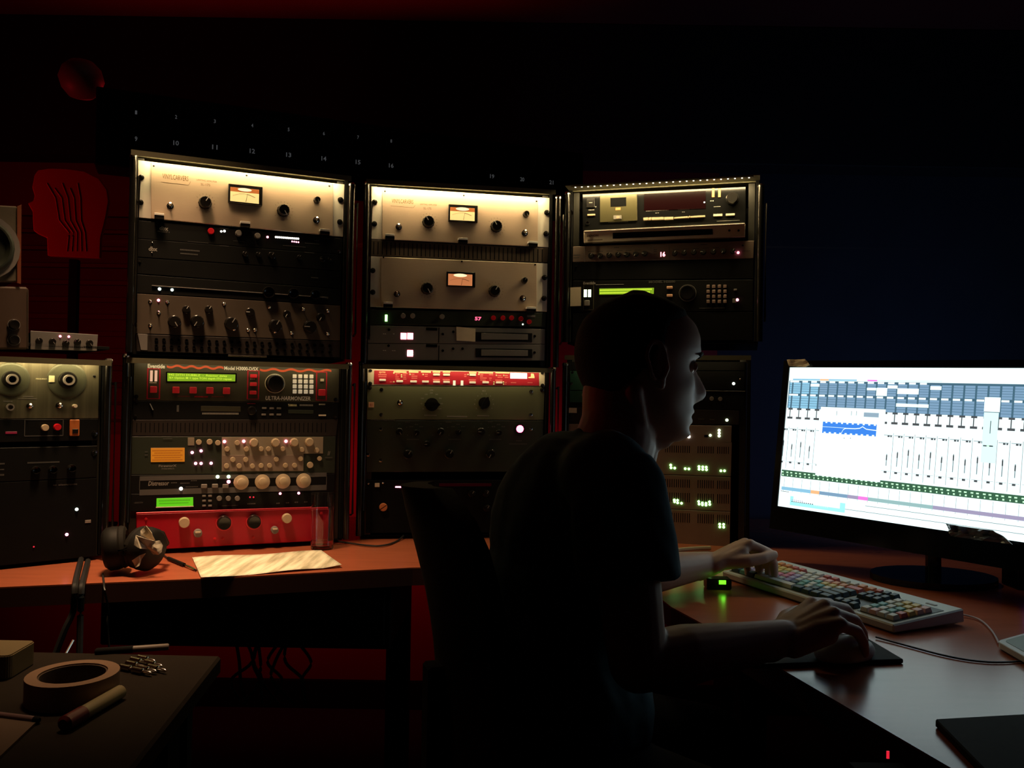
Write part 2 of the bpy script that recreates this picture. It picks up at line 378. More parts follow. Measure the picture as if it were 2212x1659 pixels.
for (x, y) in ((-1.25, 1.8), (-.3, 2.3), (.62, .75), (.55, 1.9), (1.7, .7), (1.5, 2.1)):
    wob(MB().box(x - .03, x + .03, y - .03, y + .03, 0, DESK - .04), 'leg', M['matte'], dk, bevel=.003)
# black drawer unit under the left desk
cb = T(215, 1300, .70); y0 = 1.88
pL = W(217, 1330, y0); pR = W(850, 1330, y0 + .05); zb = W(500, 1398, y0).z
cab = empty('under_desk_cabinet', 'matte black cabinet hanging under the desk below the racks', 'cabinet', ((pL.x + pR.x) / 2, y0 + .2, zb))
wob(MB().box(pL.x, pR.x, y0, y0 + .36, zb, DESK - .044), 'body', M['matte'], cab, bevel=.003)
for i in range(3):
    x0 = pL.x + .01 + i * (pR.x - pL.x - .01) / 3
    wob(MB().box(x0, x0 + (pR.x - pL.x) / 3 - .015, y0 - .012, y0 - .001, zb + .012, DESK - .06), 'door', M['black'], cab, bevel=.002)

# ---------------------------------------------------------------- rack frames
RACKS = []
def rack(P, z, name, label, left, right, top, bottom, tl, tr, tubetop, strip=None, power=0, dots=0, tube_r=.008, bottomz=None):
    """left/right px of the panel edge at the mid height, top/bottom y px at the left edge"""
    mid = (top + bottom) / 2
    a0, b1 = P.ab(left, top); a1, _ = P.ab(right, mid); _, b0 = P.ab(left, bottom); a0 = P.ab(left, mid)[0]
    if bottomz is not None: b0 = bottomz - P.o.z
    fr = P.frame((a0 + a1) / 2, b0); E = empty(name, label, 'rack', mw=fr); h = b1 - b0; wd = (a1 - a0) / 2
    for s in (-1, 1):
        MB().box(min(s * wd, s * (wd - .016)), max(s * wd, s * (wd - .016)), .001, .012, 0, h).ob('mounting_rail', M['rail'], E)
        MB().box(min(s * (wd + .002), s * (wd + .012)), max(s * (wd + .002), s * (wd + .012)), -.006, .30, 0, h + .01).ob('side_panel', M['matte'], E, bevel=.0015)
    for px, lab in ((tl, 0), (tr, 1)):
        if px is None: continue
        ta = P.ab(px, mid, .012)[0] - (a0 + a1) / 2; tz = P.ab(px, tubetop[lab], .012)[1] - b0
        t = MB().lathe([(tube_r, 0), (tube_r, tz)], 14, 'z', (ta, -.014, 0)).ob('corner_tube', M['tube'], E, smooth=True)
        MB().lathe([(tube_r * 1.1, tz), (tube_r * 1.15, tz + .004), (tube_r * .9, tz + .008)], 14, 'z', (ta, -.014, 0)).ob('tube_cap', M['chrome'], t, 'chrome cap')
        MB().tube([(ta + tube_r * 1.6, -.006, tz - .05), (ta + tube_r * 1.6, -.026, tz - .045), (ta + tube_r * 1.6, -.028, tz * .15), (ta + tube_r * 1.6, -.006, tz * .15 - .006)], .0028, 8).ob('handle', M['tube'], E, smooth=True)
    MB().box(-wd - .012, wd + .012, -.004, .30, h + .002, h + .006).ob('top_plate', M['railg'], E, bevel=.001)
    MB().box(-wd - .012, wd + .012, .0, .30, -.004, -.001).ob('bottom_plate', M['matte'], E, bevel=.001)
    MB().box(-wd, wd, .285, .290, 0, h).ob('back_panel', M['matte'], E)
    if strip:
        st = empty('light_strip', strip, 'lamp', mw=P.frame((a0 + a1) / 2, b0 + h, .022 if dots else 0))
        MB().box(-wd + .004, wd - .004, -.034, -.022, .003, .0055).ob('housing', M['railg'], st, bevel=.001)
        hd_ = MB().box(-wd - .012, wd + .012, -.036, -.005 + (.022 if dots else 0), .0056, .0078)
        if not dots: hd_.box(-wd - .012, wd + .012, -.038, -.036, -.0045, .0078)
        hd_.ob('hood', M['railg'], st)
        n = dots or 24; bm = MB().box(-.0018, .0018, -.0018, .0018, -.0012, 0).me('diode'); bm.materials.append(emi('strip led', (1, .92, .7), 4.0))
        for i in range(n):
            o = bpy.data.objects.new('diode', bm); COL.objects.link(o); o.parent = st; o.location = (-wd + .015 + i * (2 * wd - .03) / (n - 1), -.028, .0029)
        l = bpy.data.lights.new('strip_glow', 'AREA'); l.shape = 'RECTANGLE'; l.size = 2 * wd - .02; l.size_y = .008; l.energy = power; l.color = (1, .76, .38)
        lo = bpy.data.objects.new('strip_glow', l); COL.objects.link(lo); lo.parent = st; lo.location = (0, -.0285, .0012)
        lo.rotation_euler = Vector((0, .34, -1)).to_track_quat('-Z', 'Y').to_euler()
    return E
rack(PA, Z1, 'equipment_rack', 'upper black rack with the first silver limiter at its top, lit warm', 291, 739, 340, 762, 284, 757, (340, 402), 'warm light strip over the top silver limiter of the left-hand upper rack', STRIP_P['A'])
rack(PAl, Z2, 'equipment_rack', 'black desktop rack holding the effects units and the bright red panel', 281, 733, 781, 1190, 268, 750, (772, 790), 'light strip over the effects processor with the orange wavy line', STRIP_P['a'], bottomz=DESK + .012)
rack(PB, Z4, 'equipment_rack', 'upper black rack with two silver limiters one above the other', 798, 1182, 401, 785, 789, 1203, (400, 430), 'warm light strip over the paired silver limiters', STRIP_P['B'])
rack(PBl, Z5, 'equipment_rack', 'black desktop rack with the cream and red converter and olive green panel', 790, 1174, 794, 1170, 778, 1192, (787, 800), 'light strip over the cream and red converter', STRIP_P['b'], bottomz=DESK + .012)
rack(PC, Z7, 'equipment_rack', 'upper black rack with the tape deck and silver disc player', 1237, 1629, 417, 740, 1224, 1642, (422, 405), 'string of bright white diodes over the tape deck', STRIP_P['C'], 27)
rack(PCl, Z8, 'equipment_rack', 'black desktop rack behind the seated man with bronze drive boxes', 1232, 1610, 775, 1180, 1219, None, (790, 790), 'light strip over the green front behind the head of the seated man', STRIP_P['c'], bottomz=DESK + .012)
rack(PL, Z11, 'equipment_rack', 'black desktop rack cut by the picture edge with the two-dial filter', -190, 214, 772, 1218, None, 229, (790, 782), 'light strip over the two-dial filter', STRIP_P['l'], bottomz=DESK + .012)

# ---------------------------------------------------------------- rack A upper
def limiter(P, z, label, quad, seams, screws, tog, k1, k2, sel, meter, clips, orange=False, holes=(), text=None):
    d = Dev(P, z, 'silver_limiter', label, 'limiter', quad, M['silver_ear'], group=None)
    x0, x1 = seams; f = lambda x, t: quad[0][1] + (quad[1][1] - quad[0][1]) * (x - quad[0][0]) / (quad[1][0] - quad[0][0]) + t * ((quad[3][1] - quad[0][1]) + ((quad[2][1] - quad[1][1]) - (quad[3][1] - quad[0][1])) * (x - quad[0][0]) / (quad[1][0] - quad[0][0]))
    d.quad('front_panel', [(x0, f(x0, .005)), (x1, f(x1, .005)), (x1, f(x1, .995)), (x0, f(x0, .995))], 'silver', .0035, bevel=.0006)
    d.out += .0035
    for s in screws: d.part('screw', 'screw', s[0], s[1], 27, M['bknob'], .007, lift=-.0035)
    for h in holes: d.part('screw', 'screw', h[0], h[1], 9, M['bknob'], .0012)
    for t in tog: d.toggle(t[0], t[1], 32)
    d.knob(*k1, 62, depth=.019, mark='white'); d.knob(*k2, 60, depth=.019, mark='white')
    d.knob(*sel, 32, depth=.016)
    for kk in (k1, k2):  # engraved tick marks round the knob
        b = MB()
        for i in range(15):
            q = math.radians(-55 + i * 290 / 14 + 180 + 90 - 0); c = d.L(*kk); s_ = d.vs(*kk)
            r0, r1 = 80 * s_, 92 * s_; cx, cz = math.cos(q), math.sin(q)
            b.prism([(c[0] + r0 * cx - .0003 * cz, c[1] + r0 * cz + .0003 * cx), (c[0] + r1 * cx - .0003 * cz, c[1] + r1 * cz + .0003 * cx), (c[0] + r1 * cx + .0003 * cz, c[1] + r1 * cz - .0003 * cx), (c[0] + r0 * cx + .0003 * cz, c[1] + r0 * cz - .0003 * cx)], -d.out, -d.out - .0003)
        b.ob('dial_marks', M['ink'], d.e)
    (mx0, my0), (mx1, my1), (mx2, my2), (mx3, my3) = meter
    mt = d.quad('meter', meter, 'bknob', .010, label='black framed needle meter', bevel=.001); o_ = d.out; d.out += .0102
    ins = lambda fx, fy: ((mx0 * (1 - fx) + mx1 * fx) * (1 - fy) + (mx3 * (1 - fx) + mx2 * fx) * fy, (my0 * (1 - fx) + my1 * fx) * (1 - fy) + (my3 * (1 - fx) + my2 * fx) * fy)
    top = .34
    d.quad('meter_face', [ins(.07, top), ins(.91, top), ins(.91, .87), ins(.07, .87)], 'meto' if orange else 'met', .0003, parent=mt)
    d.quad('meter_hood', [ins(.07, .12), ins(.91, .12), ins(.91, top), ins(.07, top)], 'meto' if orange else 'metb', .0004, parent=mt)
    gl = MB(); c = d.L(*ins(.49, .2)); s_ = d.sc(*ins(.5, .5))
    gl.prism([(c[0] + 75 * s_ * math.cos(q) * .9, c[1] + 17 * s_ * math.sin(q)) for q in [2 * PI * i / 16 for i in range(16)]], -d.out - .0004, -d.out - .0007); gl.ob('bulb', M['meth'], mt)
    nd = MB(); a = d.L(*ins(.53, .84)); b_ = d.L(*ins(.57, .42)); t = .0005
    nd.prism([(a[0] - t, a[1]), (b_[0] - t / 2, b_[1]), (b_[0] + t / 2, b_[1]), (a[0] + t, a[1])], -d.out - .0008, -d.out - .0012)
    nd.ob('needle', M['bknob'], mt)
    arc = MB(); N = 14
    for i in range(N):
        p = [];
        for ii in (i, i + 1):
            fx = .14 + .66 * ii / N; fy = .56 - .15 * math.sin(PI * ii / N); p.append(d.L(*ins(fx, fy)))
        th = .0011 if i > 8 else .0004
        arc.prism([(p[0][0], p[0][1] - th / 2), (p[1][0], p[1][1] - th / 2), (p[1][0], p[1][1] + th / 2), (p[0][0], p[0][1] + th / 2)], -d.out - .0004, -d.out - .0006)
    arc.ob('scale', M['ink'], mt)
    d.out = o_
    for c_ in clips:
        o = d.box('clip', c_[0], c_[1] + 16, 92, 42, 'bknob', .018); d.box('clip_tape', c_[0], c_[1] - 4, 92, 20, 'white', .0190, parent=o, label='white strip')
    if text:
        d.text('VINYLCARVERS', *text, 'ink', .004)
        a = d.L(text[0] - text[2] * .55, text[1] + 42); b = d.L(text[0] + text[2] * .5, text[1] + 72 - (10 if P is PB else 0)); c = d.L(text[0] + text[2] * .58, text[1] + 38)
        u = MB(); 
        u.prism([(a[0], a[1]), (b[0], b[1]), (b[0], b[1] - .0007), (a[0], a[1] - .0007)], -d.out, -d.out - .0003)
        u.prism([(b[0], b[1]), (c[0], c[1]), (c[0] + .0006, c[1]), (b[0] + .0006, b[1] - .0005)], -d.out, -d.out - .0003); u.ob('underline', M['ink'], d.e)
        d.text('LIMITING AMPLIFIER', text[0] + text[2] * 1.2, text[1] + 33, text[2] * .78, 16, 'ink'); d.text('SL-175', text[0] + text[2] * 1.15, text[1] + 70, text[2] * .36, 22, 'ink')
    return d
limiter(PA, Z1, 'silver limiter under the brightest strip with legible dark lettering', [(125, 118), (2095, 350), (2080, 850), (118, 665)], (248, 1985),
        [(155, 278), (148, 515), (2062, 492), (2055, 705)], [(432, 553), (1828, 690)], (765, 525), (1512, 600), (1832, 500), [(985, 347), (1312, 380), (1308, 560), (982, 525)],
        [(327, 650), (1143, 728), (1898, 800)], holes=[(275, 170), (1163, 260), (1953, 362)], text=(482, 280, 250, 48))
d = Dev(PA, Z1, 'subharmonic_processor', 'thin black processor with a red knob and a row of fifteen white lights', 'audio processor', [(118, 692), (2078, 868), (2072, 1016), (116, 862)], M['black'])
d.text('dbx', 372, 767, 85, 42, 'dimwhite', .03); d.text('PROJECT 1', 368, 801, 110, 14, 'dimwhite', .01)
d.knob(820, 797, 30, 'redknob', None, 'plain'); d.knob(1085, 815, 32, 'gknob', None); d.knob(1265, 840, 30, 'gknob', None)
d.led(920, 796, 10, 'l_white'); d.led(950, 793, 12, 'l_white'); d.led(1362, 850, 11, 'l_pink')
for i in range(13): d.led(1442 + i * 17.7, 850 + i * 1.3, 9.5, 'l_white')
for i in range(4): d.led(1597 + i * 20, 892 + i * 2.5, 7, 'l_mag')
d.dashes([(950, 768, 90, 5), (1620, 938, 220, 7), (1790, 913, 140, 6), (1835, 885, 50, 6), (700, 900, 200, 4), (950, 935, 90, 5), (1090, 890, 110, 4)], 'dimgrey')
d = Dev(PA, Z1, 'subharmonic_processor', 'thin black processor with small glinting knobs under the one with the red knob', 'audio processor', [(116, 868), (2072, 1022), (2066, 1172), (114, 1040)], M['black'])
d.text('dbx', 268, 963, 85, 42, 'dimwhite', .03); d.dashes([(622, 977, 190, 14), (615, 1012, 170, 12)], 'dimgrey'); d.dashes([(1765, 998, 95, 7)], 'dimgrey')
for x, y, r in [(1145, 1015, 27), (1275, 1020, 27), (1400, 1030, 36), (1665, 1045, 24), (1885, 1062, 28), (1958, 1058, 20)]: d.knob(x, y, r)
d.screw(2045, 990, 16); d.screw(262, 905, 8); d.screw(258, 1000, 8)
d = Dev(PA, Z2, 'blank_module', 'plain black module between the small processors and the row of big knobs', 'rack module', [(114, -190), (2062, -58), (2060, 105), (112, -40)], M['matte'])
d.dashes([(1815, 0, 70, 10)], 'dimgrey'); d.screw(140, -150, 14, 'bknob'); d.screw(2030, -20, 14, 'bknob')
d = Dev(PA, Z2, 'lit_preamp', 'thin black preamp with two pale green lights and three hooded knobs', 'preamp', [(112, -30), (2060, 112), (2058, 258), (110, 145)], M['black'])
d.led(330, 108, 15, 'l_cool'); d.led(450, 116, 14, 'l_cool')
for x, y, r in [(1370, 145, 58), (1605, 155, 52), (1815, 165, 48)]: d.knob(x, y, r, 'bknob', None, 'cup')
d.dashes([(1915, 190, 60, 18)], 'dimgrey'); d.quad('lip', [(255, 72), (1925, 186), (1925, 192), (255, 79)], 'greysteel', .004)
d = Dev(PA, Z2, 'tube_equaliser', 'beige equaliser front crowded with black knobs and small switches', 'equaliser', [(108, 153), (2056, 268), (2054, 602), (100, 532)], mat('weathered beige front', (.085, .064, .046), .6, .1, spec=.25, noise=.15, ns=20))
for x, y, r in [(472, 420, 60), (690, 418, 62), (1015, 440, 66), (1435, 460, 64), (1765, 472, 66)]: d.knob(x, y, r, depth=.018)
for x, y, r in [(585, 305, 38), (800, 305, 38), (1195, 332, 44), (1545, 348, 36), (1870, 378, 44)]: d.knob(x, y, r, depth=.014, mark='white')
for x, y in [(405, 232), (322, 335), (945, 250), (1375, 282), (1700, 300), (1935, 318), (1175, 500), (1240, 500), (1590, 528), (1040, 492), (1430, 515), (1935, 535), (240, 228), (240, 455)]: d.toggle(x, y, 18)
d.led(320, 215, 13, 'l_pink'); d.led(1405, 420, 9, 'l_white')
d = Dev(PA, Z2, 'patch_bay', 'dark patch bay strip with one beige ear under the beige equaliser', 'patch bay', [(98, 540), (2054, 610), (2050, 762), (110, 702)], M['brownblack'])
d.quad('ear', [(120, 535), (216, 540), (214, 694), (152, 690)], 'greysteel', .003, label='beige ear')
for r_ in range(2):
    for i in range(24): d.part('ring', 'jack', 300 + i * 72, 590 + r_ * 62 + i * 2.6, 16, M['bknob'], .003)
# note label on rail
# ---------------------------------------------------------------- rack A lower
d = Dev(PAl, Z2, 'pitch_processor', 'olive black effects processor with orange wavy lines and red buttons', 'effects processor', [(85, 812), (2045, 860), (2040, 1190), (80, 1172)], M['olive'])
d.text('Eventide', 300, 845, 165, 40, 'white', .03); d.text('Model H3000-D/SX', 1113, 868, 326, 34, 'white', .02)
def wave(d, x0, y0, x1, y1, n, amp, t, m):
    b = MB(); N = n * 10; pts = []
    for i in range(N + 1):
        f = i / N; pts.append((x0 + (x1 - x0) * f, y0 + (y1 - y0) * f + amp * (1 if math.sin(f * n * 2 * PI) > 0 else -1) * abs(math.sin(f * n * 2 * PI)) ** .8))
    for i in range(N):
        p, q = pts[i], pts[i + 1]
        b.prism([d.L(p[0], p[1] - t), d.L(q[0], q[1] - t), d.L(q[0], q[1] + t), d.L(p[0], p[1] + t)], -d.out, -d.out - .0004)
    b.ob('wavy_stripe', M[m], d.e)
wave(d, 400, 846, 942, 864, 4, 9, 10, 'orange'); wave(d, 1290, 878, 1972, 892, 4, 9, 10, 'orange')
for r_ in ((215, 870, 332, 1155), (1172, 890, 1277, 1160), (1830, 902, 1925, 1170)): d.outline(*r_, 6, 'redp')
for x in (252, 296): d.box('level_meter', x, 938, 26, 105, 'peachl', .001)
for x, y in [(272, 1068), (487, 1072), (650, 1075), (810, 1077), (969, 1080)]: d.box('button', x, y, 68, 62, 'redbtn', .006, bevel=.0012)
for x, y in [(1227, 940), (1225, 1018), (1222, 1098)]: d.box('button', x, y, 66, 34, 'redbtn', .006, bevel=.001)
d.quad('display_bezel', [(392, 898), (1068, 912), (1068, 1004), (392, 1002)], 'blackgloss', .001)
o = d.quad('display', [(405, 910), (1055, 925), (1053, 990), (405, 988)], 'lcdg', .0016, label='green text display')
d.text('942 DITH DUBBLZ  -  Reactor delay', 700, 935, 560, 24, 'lcdgt', .01, lift=.0014, parent=o)
d.text('%+ Option M + type TON depth ITO repeat', 725, 964, 600, 24, 'lcdgt', .01, lift=.0014, parent=o)
d.dashes([(270, 1003, 70, 12), (1222, 968, 50, 8), (1885, 1210, 60, 12)], 'cream'); d.dashes([(730, 1137, 130, 14), (565, 1133, 120, 4), (890, 1137, 120, 4), (1210, 1203, 80, 6)], 'redp')
wh = d.knob(1432, 1010, 88, 'bknob', None, 'wheel', .02, 'large jog wheel'); d.part('ring', 'rim', 1432, 1010, 93, M['cream'], .003)
for i in range(4):
    for j_ in range(4): d.box('key', 1620 + i * 53.5, 942 + j_ * 48.5 + i * .8, 37, 38, 'keyglow', .004, bevel=.0010)
d.text('ULTRA-HARMONIZER', 1560, 1152, 430, 40, 'white', .02, .15)
d.box('button', 1882, 978, 34, 26, 'cream', .004); d.box('button', 1880, 1097, 66, 62, 'redbtn', .006, bevel=.0012); d.led(1893, 1080, 13, 'l_pink')
for x, y in [(108, 1135), (108, 1180), (2012, 1165)]: d.screw(x, y, 19, 'bknob')
d = Dev(PAl, Z2, 'digital_reverb', 'thin black digital unit with rows of tiny grey buttons under the wavy lines', 'audio processor', [(80, 1178), (2040, 1196), (2036, 1352), (76, 1352)], M['black'])
d.text('YAMAHA', 1600, 1218, 85, 22, 'creamp', .03); d.dashes([(1735, 1218, 130, 16), (1885, 1210, 66, 14)], 'dimwhite')
d.knob(1210, 1268, 42, 'bknob', None, 'wheel', .01); d.dashes([(915, 1298, 350, 18)], 'dimwhite'); d.quad('slot', [(725, 1225), (1105, 1232), (1105, 1280), (725, 1275)], 'olive', .0006)
for x, y in [(1330, 1245), (1402, 1247), (1470, 1247), (1325, 1307), (1400, 1307), (1470, 1307)]: d.box('button', x, y, 42, 17, 'gknob', .002)
d.box('button', 1885, 1315, 70, 14, 'cream', .003); d.quad('window', [(1560, 1262), (1800, 1266), (1800, 1300), (1560, 1296)], 'dgreen', .0008)
d.quad('lever', [(235, 1205), (243, 1203), (272, 1262), (264, 1266)], 'grey', .006); d.box('slot_mark', 505, 1250, 22, 62, 'dimgrey', .0006); d.screw(98, 1372 - 50, 16, 'bknob'); d.screw(2005, 1330, 16, 'bknob')
d = Dev(PAl, Z3, 'vent_panel', 'brown black blank vent panel above the unit with the orange display', 'vent panel', [(74, 30), (2034, 26), (2014, 184), (68, 182)], M['brownblack'])
b = MB()
for i in range(44):
    a, c = d.L(110 + i * 42, 60), d.L(110 + i * 42, 150); b.box(a[0], a[0] + .0016, -d.out + .001, -d.out - .0003, c[1], a[1])
o = b.ob('vent_slots', M['darkhole'], d.e); o['kind'] = 'stuff'
d = Dev(PAl, Z3, 'multi_effects_unit', 'dark green effects unit with an orange display and a field of round keys', 'effects processor', [(66, 190), (2012, 188), (2002, 540), (62, 552)], M['dgreen'])
o = d.quad('display', [(247, 299), (570, 297), (570, 430), (247, 434)], 'lcdo', .0015, label='orange text display')
d.dashes([(408, 325 + i * 22, 290 - (i % 2) * 40, 12) for i in range(5)], 'lcdot', .002, 'display_text')
d.text('FireworX', 408, 470, 170, 22, 'dimwhite', .02); d.text('STUDIO EFFECTS', 410, 498, 120, 12, 'dimwhite')
d.quad('key_field', [(925, 196), (1894, 194), (1892, 352), (1706, 354), (1704, 520), (925, 524)], 'beige', .0012, label='beige key field')
d.quad('key_field', [(600, 200), (662, 200), (662, 275), (600, 275)], 'beige', .0012)
d.quad('lower_field', [(930, 368), (1700, 366), (1700, 515), (930, 518)], 'bronze', .0015)
d.out += .0014
for x, y, r in [(705, 243, 26), (808, 240, 27), (887, 250, 25), (1072, 250, 24), (975, 310, 24), (1160, 310, 24), (1300, 308, 23), (1370, 308, 23), (1507, 308, 22), (1690, 315, 23), (1832, 320, 23), (1030, 410, 24), (1153, 410, 24), (1445, 407, 23), (1677, 402, 23), (1858, 400, 22), (970, 470, 24), (1090, 470, 24), (1217, 472, 23), (1300, 467, 23), (1380, 467, 23), (1532, 465, 23), (1620, 465, 23), (1768, 462, 30)]:
    d.part('plain', 'key', x, y, r, M['beigeknob'], .004)
for x, y in [(1230, 247), (1437, 247), (1615, 245), (1760, 242)]: d.knob(x, y, 42, 'beigeknob', None, 'knob', .012)
for x, y in [(950, 238), (1135, 235), (1538, 235)]: d.led(x, y, 15, 'l_pink')
for x, y in [(642, 343), (727, 327), (675, 447), (727, 447), (823, 445)]: d.led(x, y, 14, 'l_mag')
d.text('//', 1948, 350, 26, 40, 'dimwhite', .02); d.dashes([(1950, 390, 70, 9), (205, 335, 30, 10), (205, 365, 30, 10), (410, 210, 90, 8)], 'dimgrey')
d = Dev(PAl, Z3, 'compressor_unit', 'thin black compressor with four large cream dial knobs', 'compressor', [(60, 558), (2002, 545), (1996, 712), (56, 734)], M['black'])
for x, y in [(1110, 628), (1313, 622), (1510, 617), (1707, 612)]: d.knob(x, y, 70, 'beigeknob', None, 'skirt', .016)
d.text('Distressor', 322, 637, 200, 44, 'dimwhite', .02, .2); d.outline(140, 572, 1925, 700, 3, 'dimgrey')
for x, y, m in [(885, 574, 'l_gw'), (990, 573, 'l_gw'), (990, 622, 'l_pink'), (535, 688, 'l_white')]: d.led(x, y, 17, m)
for x, y in [(755, 663), (859, 660), (960, 663)]: d.box('button', x, y, 58, 36, 'gknob', .006, bevel=.001)
d.dashes([(500, 575, 420, 14), (470, 632, 60, 10), (575, 636, 90, 10), (660, 612, 60, 8), (640, 670, 120, 8)], 'dimgrey')
d = Dev(PAl, Z3, 'digital_delay', 'thin black unit with a vivid green display and two pink lights', 'effects processor', [(56, 738), (1996, 716), (1990, 852), (50, 905)], M['black'])
d.quad('display', [(302, 781), (651, 770), (652, 853), (300, 862)], 'lcdb', .0015, label='vivid green display'); d.dashes([(475, 800, 300, 14), (470, 826, 280, 12)], 'lcdbt', .002, 'display_text')
d.quad('display_lip', [(295, 862), (655, 852), (655, 860), (295, 871)], 'cream', .004, label='cream lip')
for x in (755, 812):
    for y in (757, 803, 850): d.box('button', x, y, 34, 17, 'gknob', .003)
for x in (900, 986, 1073): d.knob(x, 780, 24, 'gknob', None, 'plain')
d.led(1195, 770, 8, 'l_red'); d.led(1228, 770, 8, 'l_red'); d.led(1483, 735, 12, 'l_pink'); d.led(1660, 731, 12, 'l_mag')
d.dashes([(1210, 832, 80, 12), (1465, 828, 36, 12), (1555, 823, 36, 12), (1640, 818, 36, 12), (1730, 815, 36, 12), (1005, 850, 160, 6)], 'dimgrey'); d.text('LEXICON', 130, 822, 82, 14, 'dimgrey', .01)
d = Dev(PAl, Z3, 'red_preamp', 'bright red front with a glowing top edge and cream knobs', 'preamp', [(108, 925), (1945, 868), (1932, 1172), (112, 1268)], M['red'], .016, bevel=.0015)
d.quad('top_lip', [(106, 914), (1945, 856), (1945, 872), (106, 932)], 'red', .004, label='raised red lip', bevel=.001)
for x, y, r in [(565, 1008, 50), (1543, 968, 46)]: d.knob(x, y, r, 'beigeknob', None, 'plain', .016)
for x, y, r in [(695, 1110, 40), (1427, 1080, 36)]: o = d.knob(x, y, r, 'gknob', None, 'plain', .014); d.part('bar', 'pointer', x, y - 16, r * .55, M['cream'], .018)
for x, y, r in [(945, 1010, 70), (1230, 1000, 68)]: d.knob(x, y, r, 'bknob', None, 'wheel', .022); d.part('ring', 'rim', x, y + 6, r * 1.05, M['redbtn'], .006)
for x, y in [(200, 975), (1875, 915), (858, 1168), (1225, 1152), (935, 1162)]: d.screw(x, y, 15, 'redknob')
d.dashes([(690, 1198, 46, 8), (1425, 1160, 44, 8)], 'redp')
# tape label and reflection rod between upper and lower A racks
p = PAl.at(475, 777); lb = MB().box(0, .048, -.001, 0, 0, .009).ob('tape_label', mat('dull tape', (.06, .045, .035), .7)); lb.matrix_world = PAl.frame(*PAl.ab(451, 782), .006); tag(lb, 'dull tape label stuck above the olive black effects processor', 'label')
rod = MB().tube([(0, 0, 0), (.09, 0, .0)], .0022, 8).ob('glint_rod', M['chrome'], smooth=True); rod.matrix_world = PA.frame(*PA.ab(492, 768), .01); tag(rod, 'thin chrome rod standing in for a rail reflection between the two stacked racks', 'rod')  # chrome rod takes the place of a highlight on the rail

# ---------------------------------------------------------------- rack B
limiter(PB, Z4, 'silver limiter with a bright yellow meter above a second one', [(195, 155), (1972, 270), (1955, 760), (190, 675)], (303, 1850), [(227, 305), (225, 522), (1942, 410), (1935, 620)],
        [(467, 555), (1722, 615)], (762, 507), (1437, 552), (1732, 430), [(960, 335), (1250, 350), (1248, 520), (957, 505)], [(378, 650), (1100, 688), (1792, 722)], holes=[(330, 198), (1115, 240), (1838, 298)], text=(505, 300, 215, 42))
d = Dev(PB, Z4, 'vent_panel', 'brown slotted vent panel between the two silver limiters', 'vent panel', [(190, 682), (1952, 768), (1946, 910), (180, 842)], M['brown'])
b = MB()
for i in range(40):
    X = 215 + i * 43; y = 700 + i * 2; a, c = d.L(X, y), d.L(X, y + 125); b.box(a[0], a[0] + .0022, -d.out + .001, -d.out - .0003, c[1], a[1])
o = b.ob('vent_slots', M['darkhole'], d.e); o['kind'] = 'stuff'
limiter(PB, Z4, 'dimmer silver limiter with an orange meter below the vent panel', [(178, 848), (1945, 920), (1940, 1400), (175, 1350)], (290, 1838), [(208, 987), (208, 1203), (1920, 1057), (1915, 1264)],
        [(450, 1222), (1702, 1264)], (748, 1168), (1418, 1194), (1715, 1090), [(940, 1000), (1226, 1012), (1224, 1162), (938, 1152)], [(360, 1322), (1775, 1370)], orange=True, holes=[(315, 858), (1095, 897), (1825, 930)])
d = Dev(PB, Z5, 'channel_processor', 'thin black unit showing a red 57 and a green light bar', 'audio processor', [(166, 42), (1930, 74), (1922, 212), (162, 188)], M['dgreen'])
d.box('indicator_light', 342, 125, 24, 66, 'l_green', .003)
for x, y in [(510, 103), (605, 103), (897, 112)]: d.knob(x, y, 25, 'gknob', None, 'plain')
d.text('57', 1257, 131, 64, 36, 'l_digit', .03, name='digits')
for x, y in [(1408, 125), (1502, 125), (1588, 125), (1682, 133), (1763, 163)]: d.knob(x, y, 24, 'redknob', None, 'plain')
d.led(1702, 187, 8, 'l_cool'); d.box('label_plate', 1785, 106, 80, 20, 'greysteel', .001)
for yy, (q, dg, lab) in enumerate([([(160, 197), (1920, 236), (1918, 384), (158, 374)], [(515, 305), (581, 305)], 'grey drive bay unit with two blown-out red digits and a paper note'), ([(158, 380), (1918, 390), (1914, 548), (156, 543)], [(580, 475)], 'lower grey drive bay unit with one glowing red digit')]):
    d = Dev(PB, Z5, 'drive_bay', lab, 'disk drive', q, M['greysteel'], group=None)
    for x, y in dg: d.box('digit_window', x, y, 58, 64, 'l_digitb', .001)
    d.text('88', sum(p[0] for p in dg) / len(dg), dg[0][1], 60 * len(dg), 50, 'l_white', .0, name='digits', lift=.0012)
    d.quad('slot', [(1230, q[0][1] + 66 - yy * 20), (1795, q[0][1] + 78 - yy * 24), (1795, q[0][1] + 165 - yy * 24), (1232, q[0][1] + 160 - yy * 24)], 'black', .0012)
    d.quad('drive_tray', [(1288, q[0][1] + 78 - yy * 20), (1750, q[0][1] + 90 - yy * 24), (1750, q[0][1] + 145 - yy * 22), (1288, q[0][1] + 142 - yy * 22)], 'greysteel', .004)
    d.box('divider', 866, (q[0][1] + q[3][1]) / 2 + 10, 8, 150, 'darkhole', .0005); d.box('vent', 795, q[0][1] + 38 - yy * 18, 112, 28, 'darkhole', .0008)
    for x, y in ([(1010, 262), (905, 285), (1820, 305), (370, 240)] if yy == 0 else [(905, 450), (1008, 430), (1102, 430), (1818, 468), (365, 400)]): d.part('ring', 'screw_hole', x, y, 13, M['bknob'], .001)
    d.dashes([(328, 282 + yy * 165, 36, 7), (420, 282 + yy * 167, 20 + yy * 20, 7)], 'white')
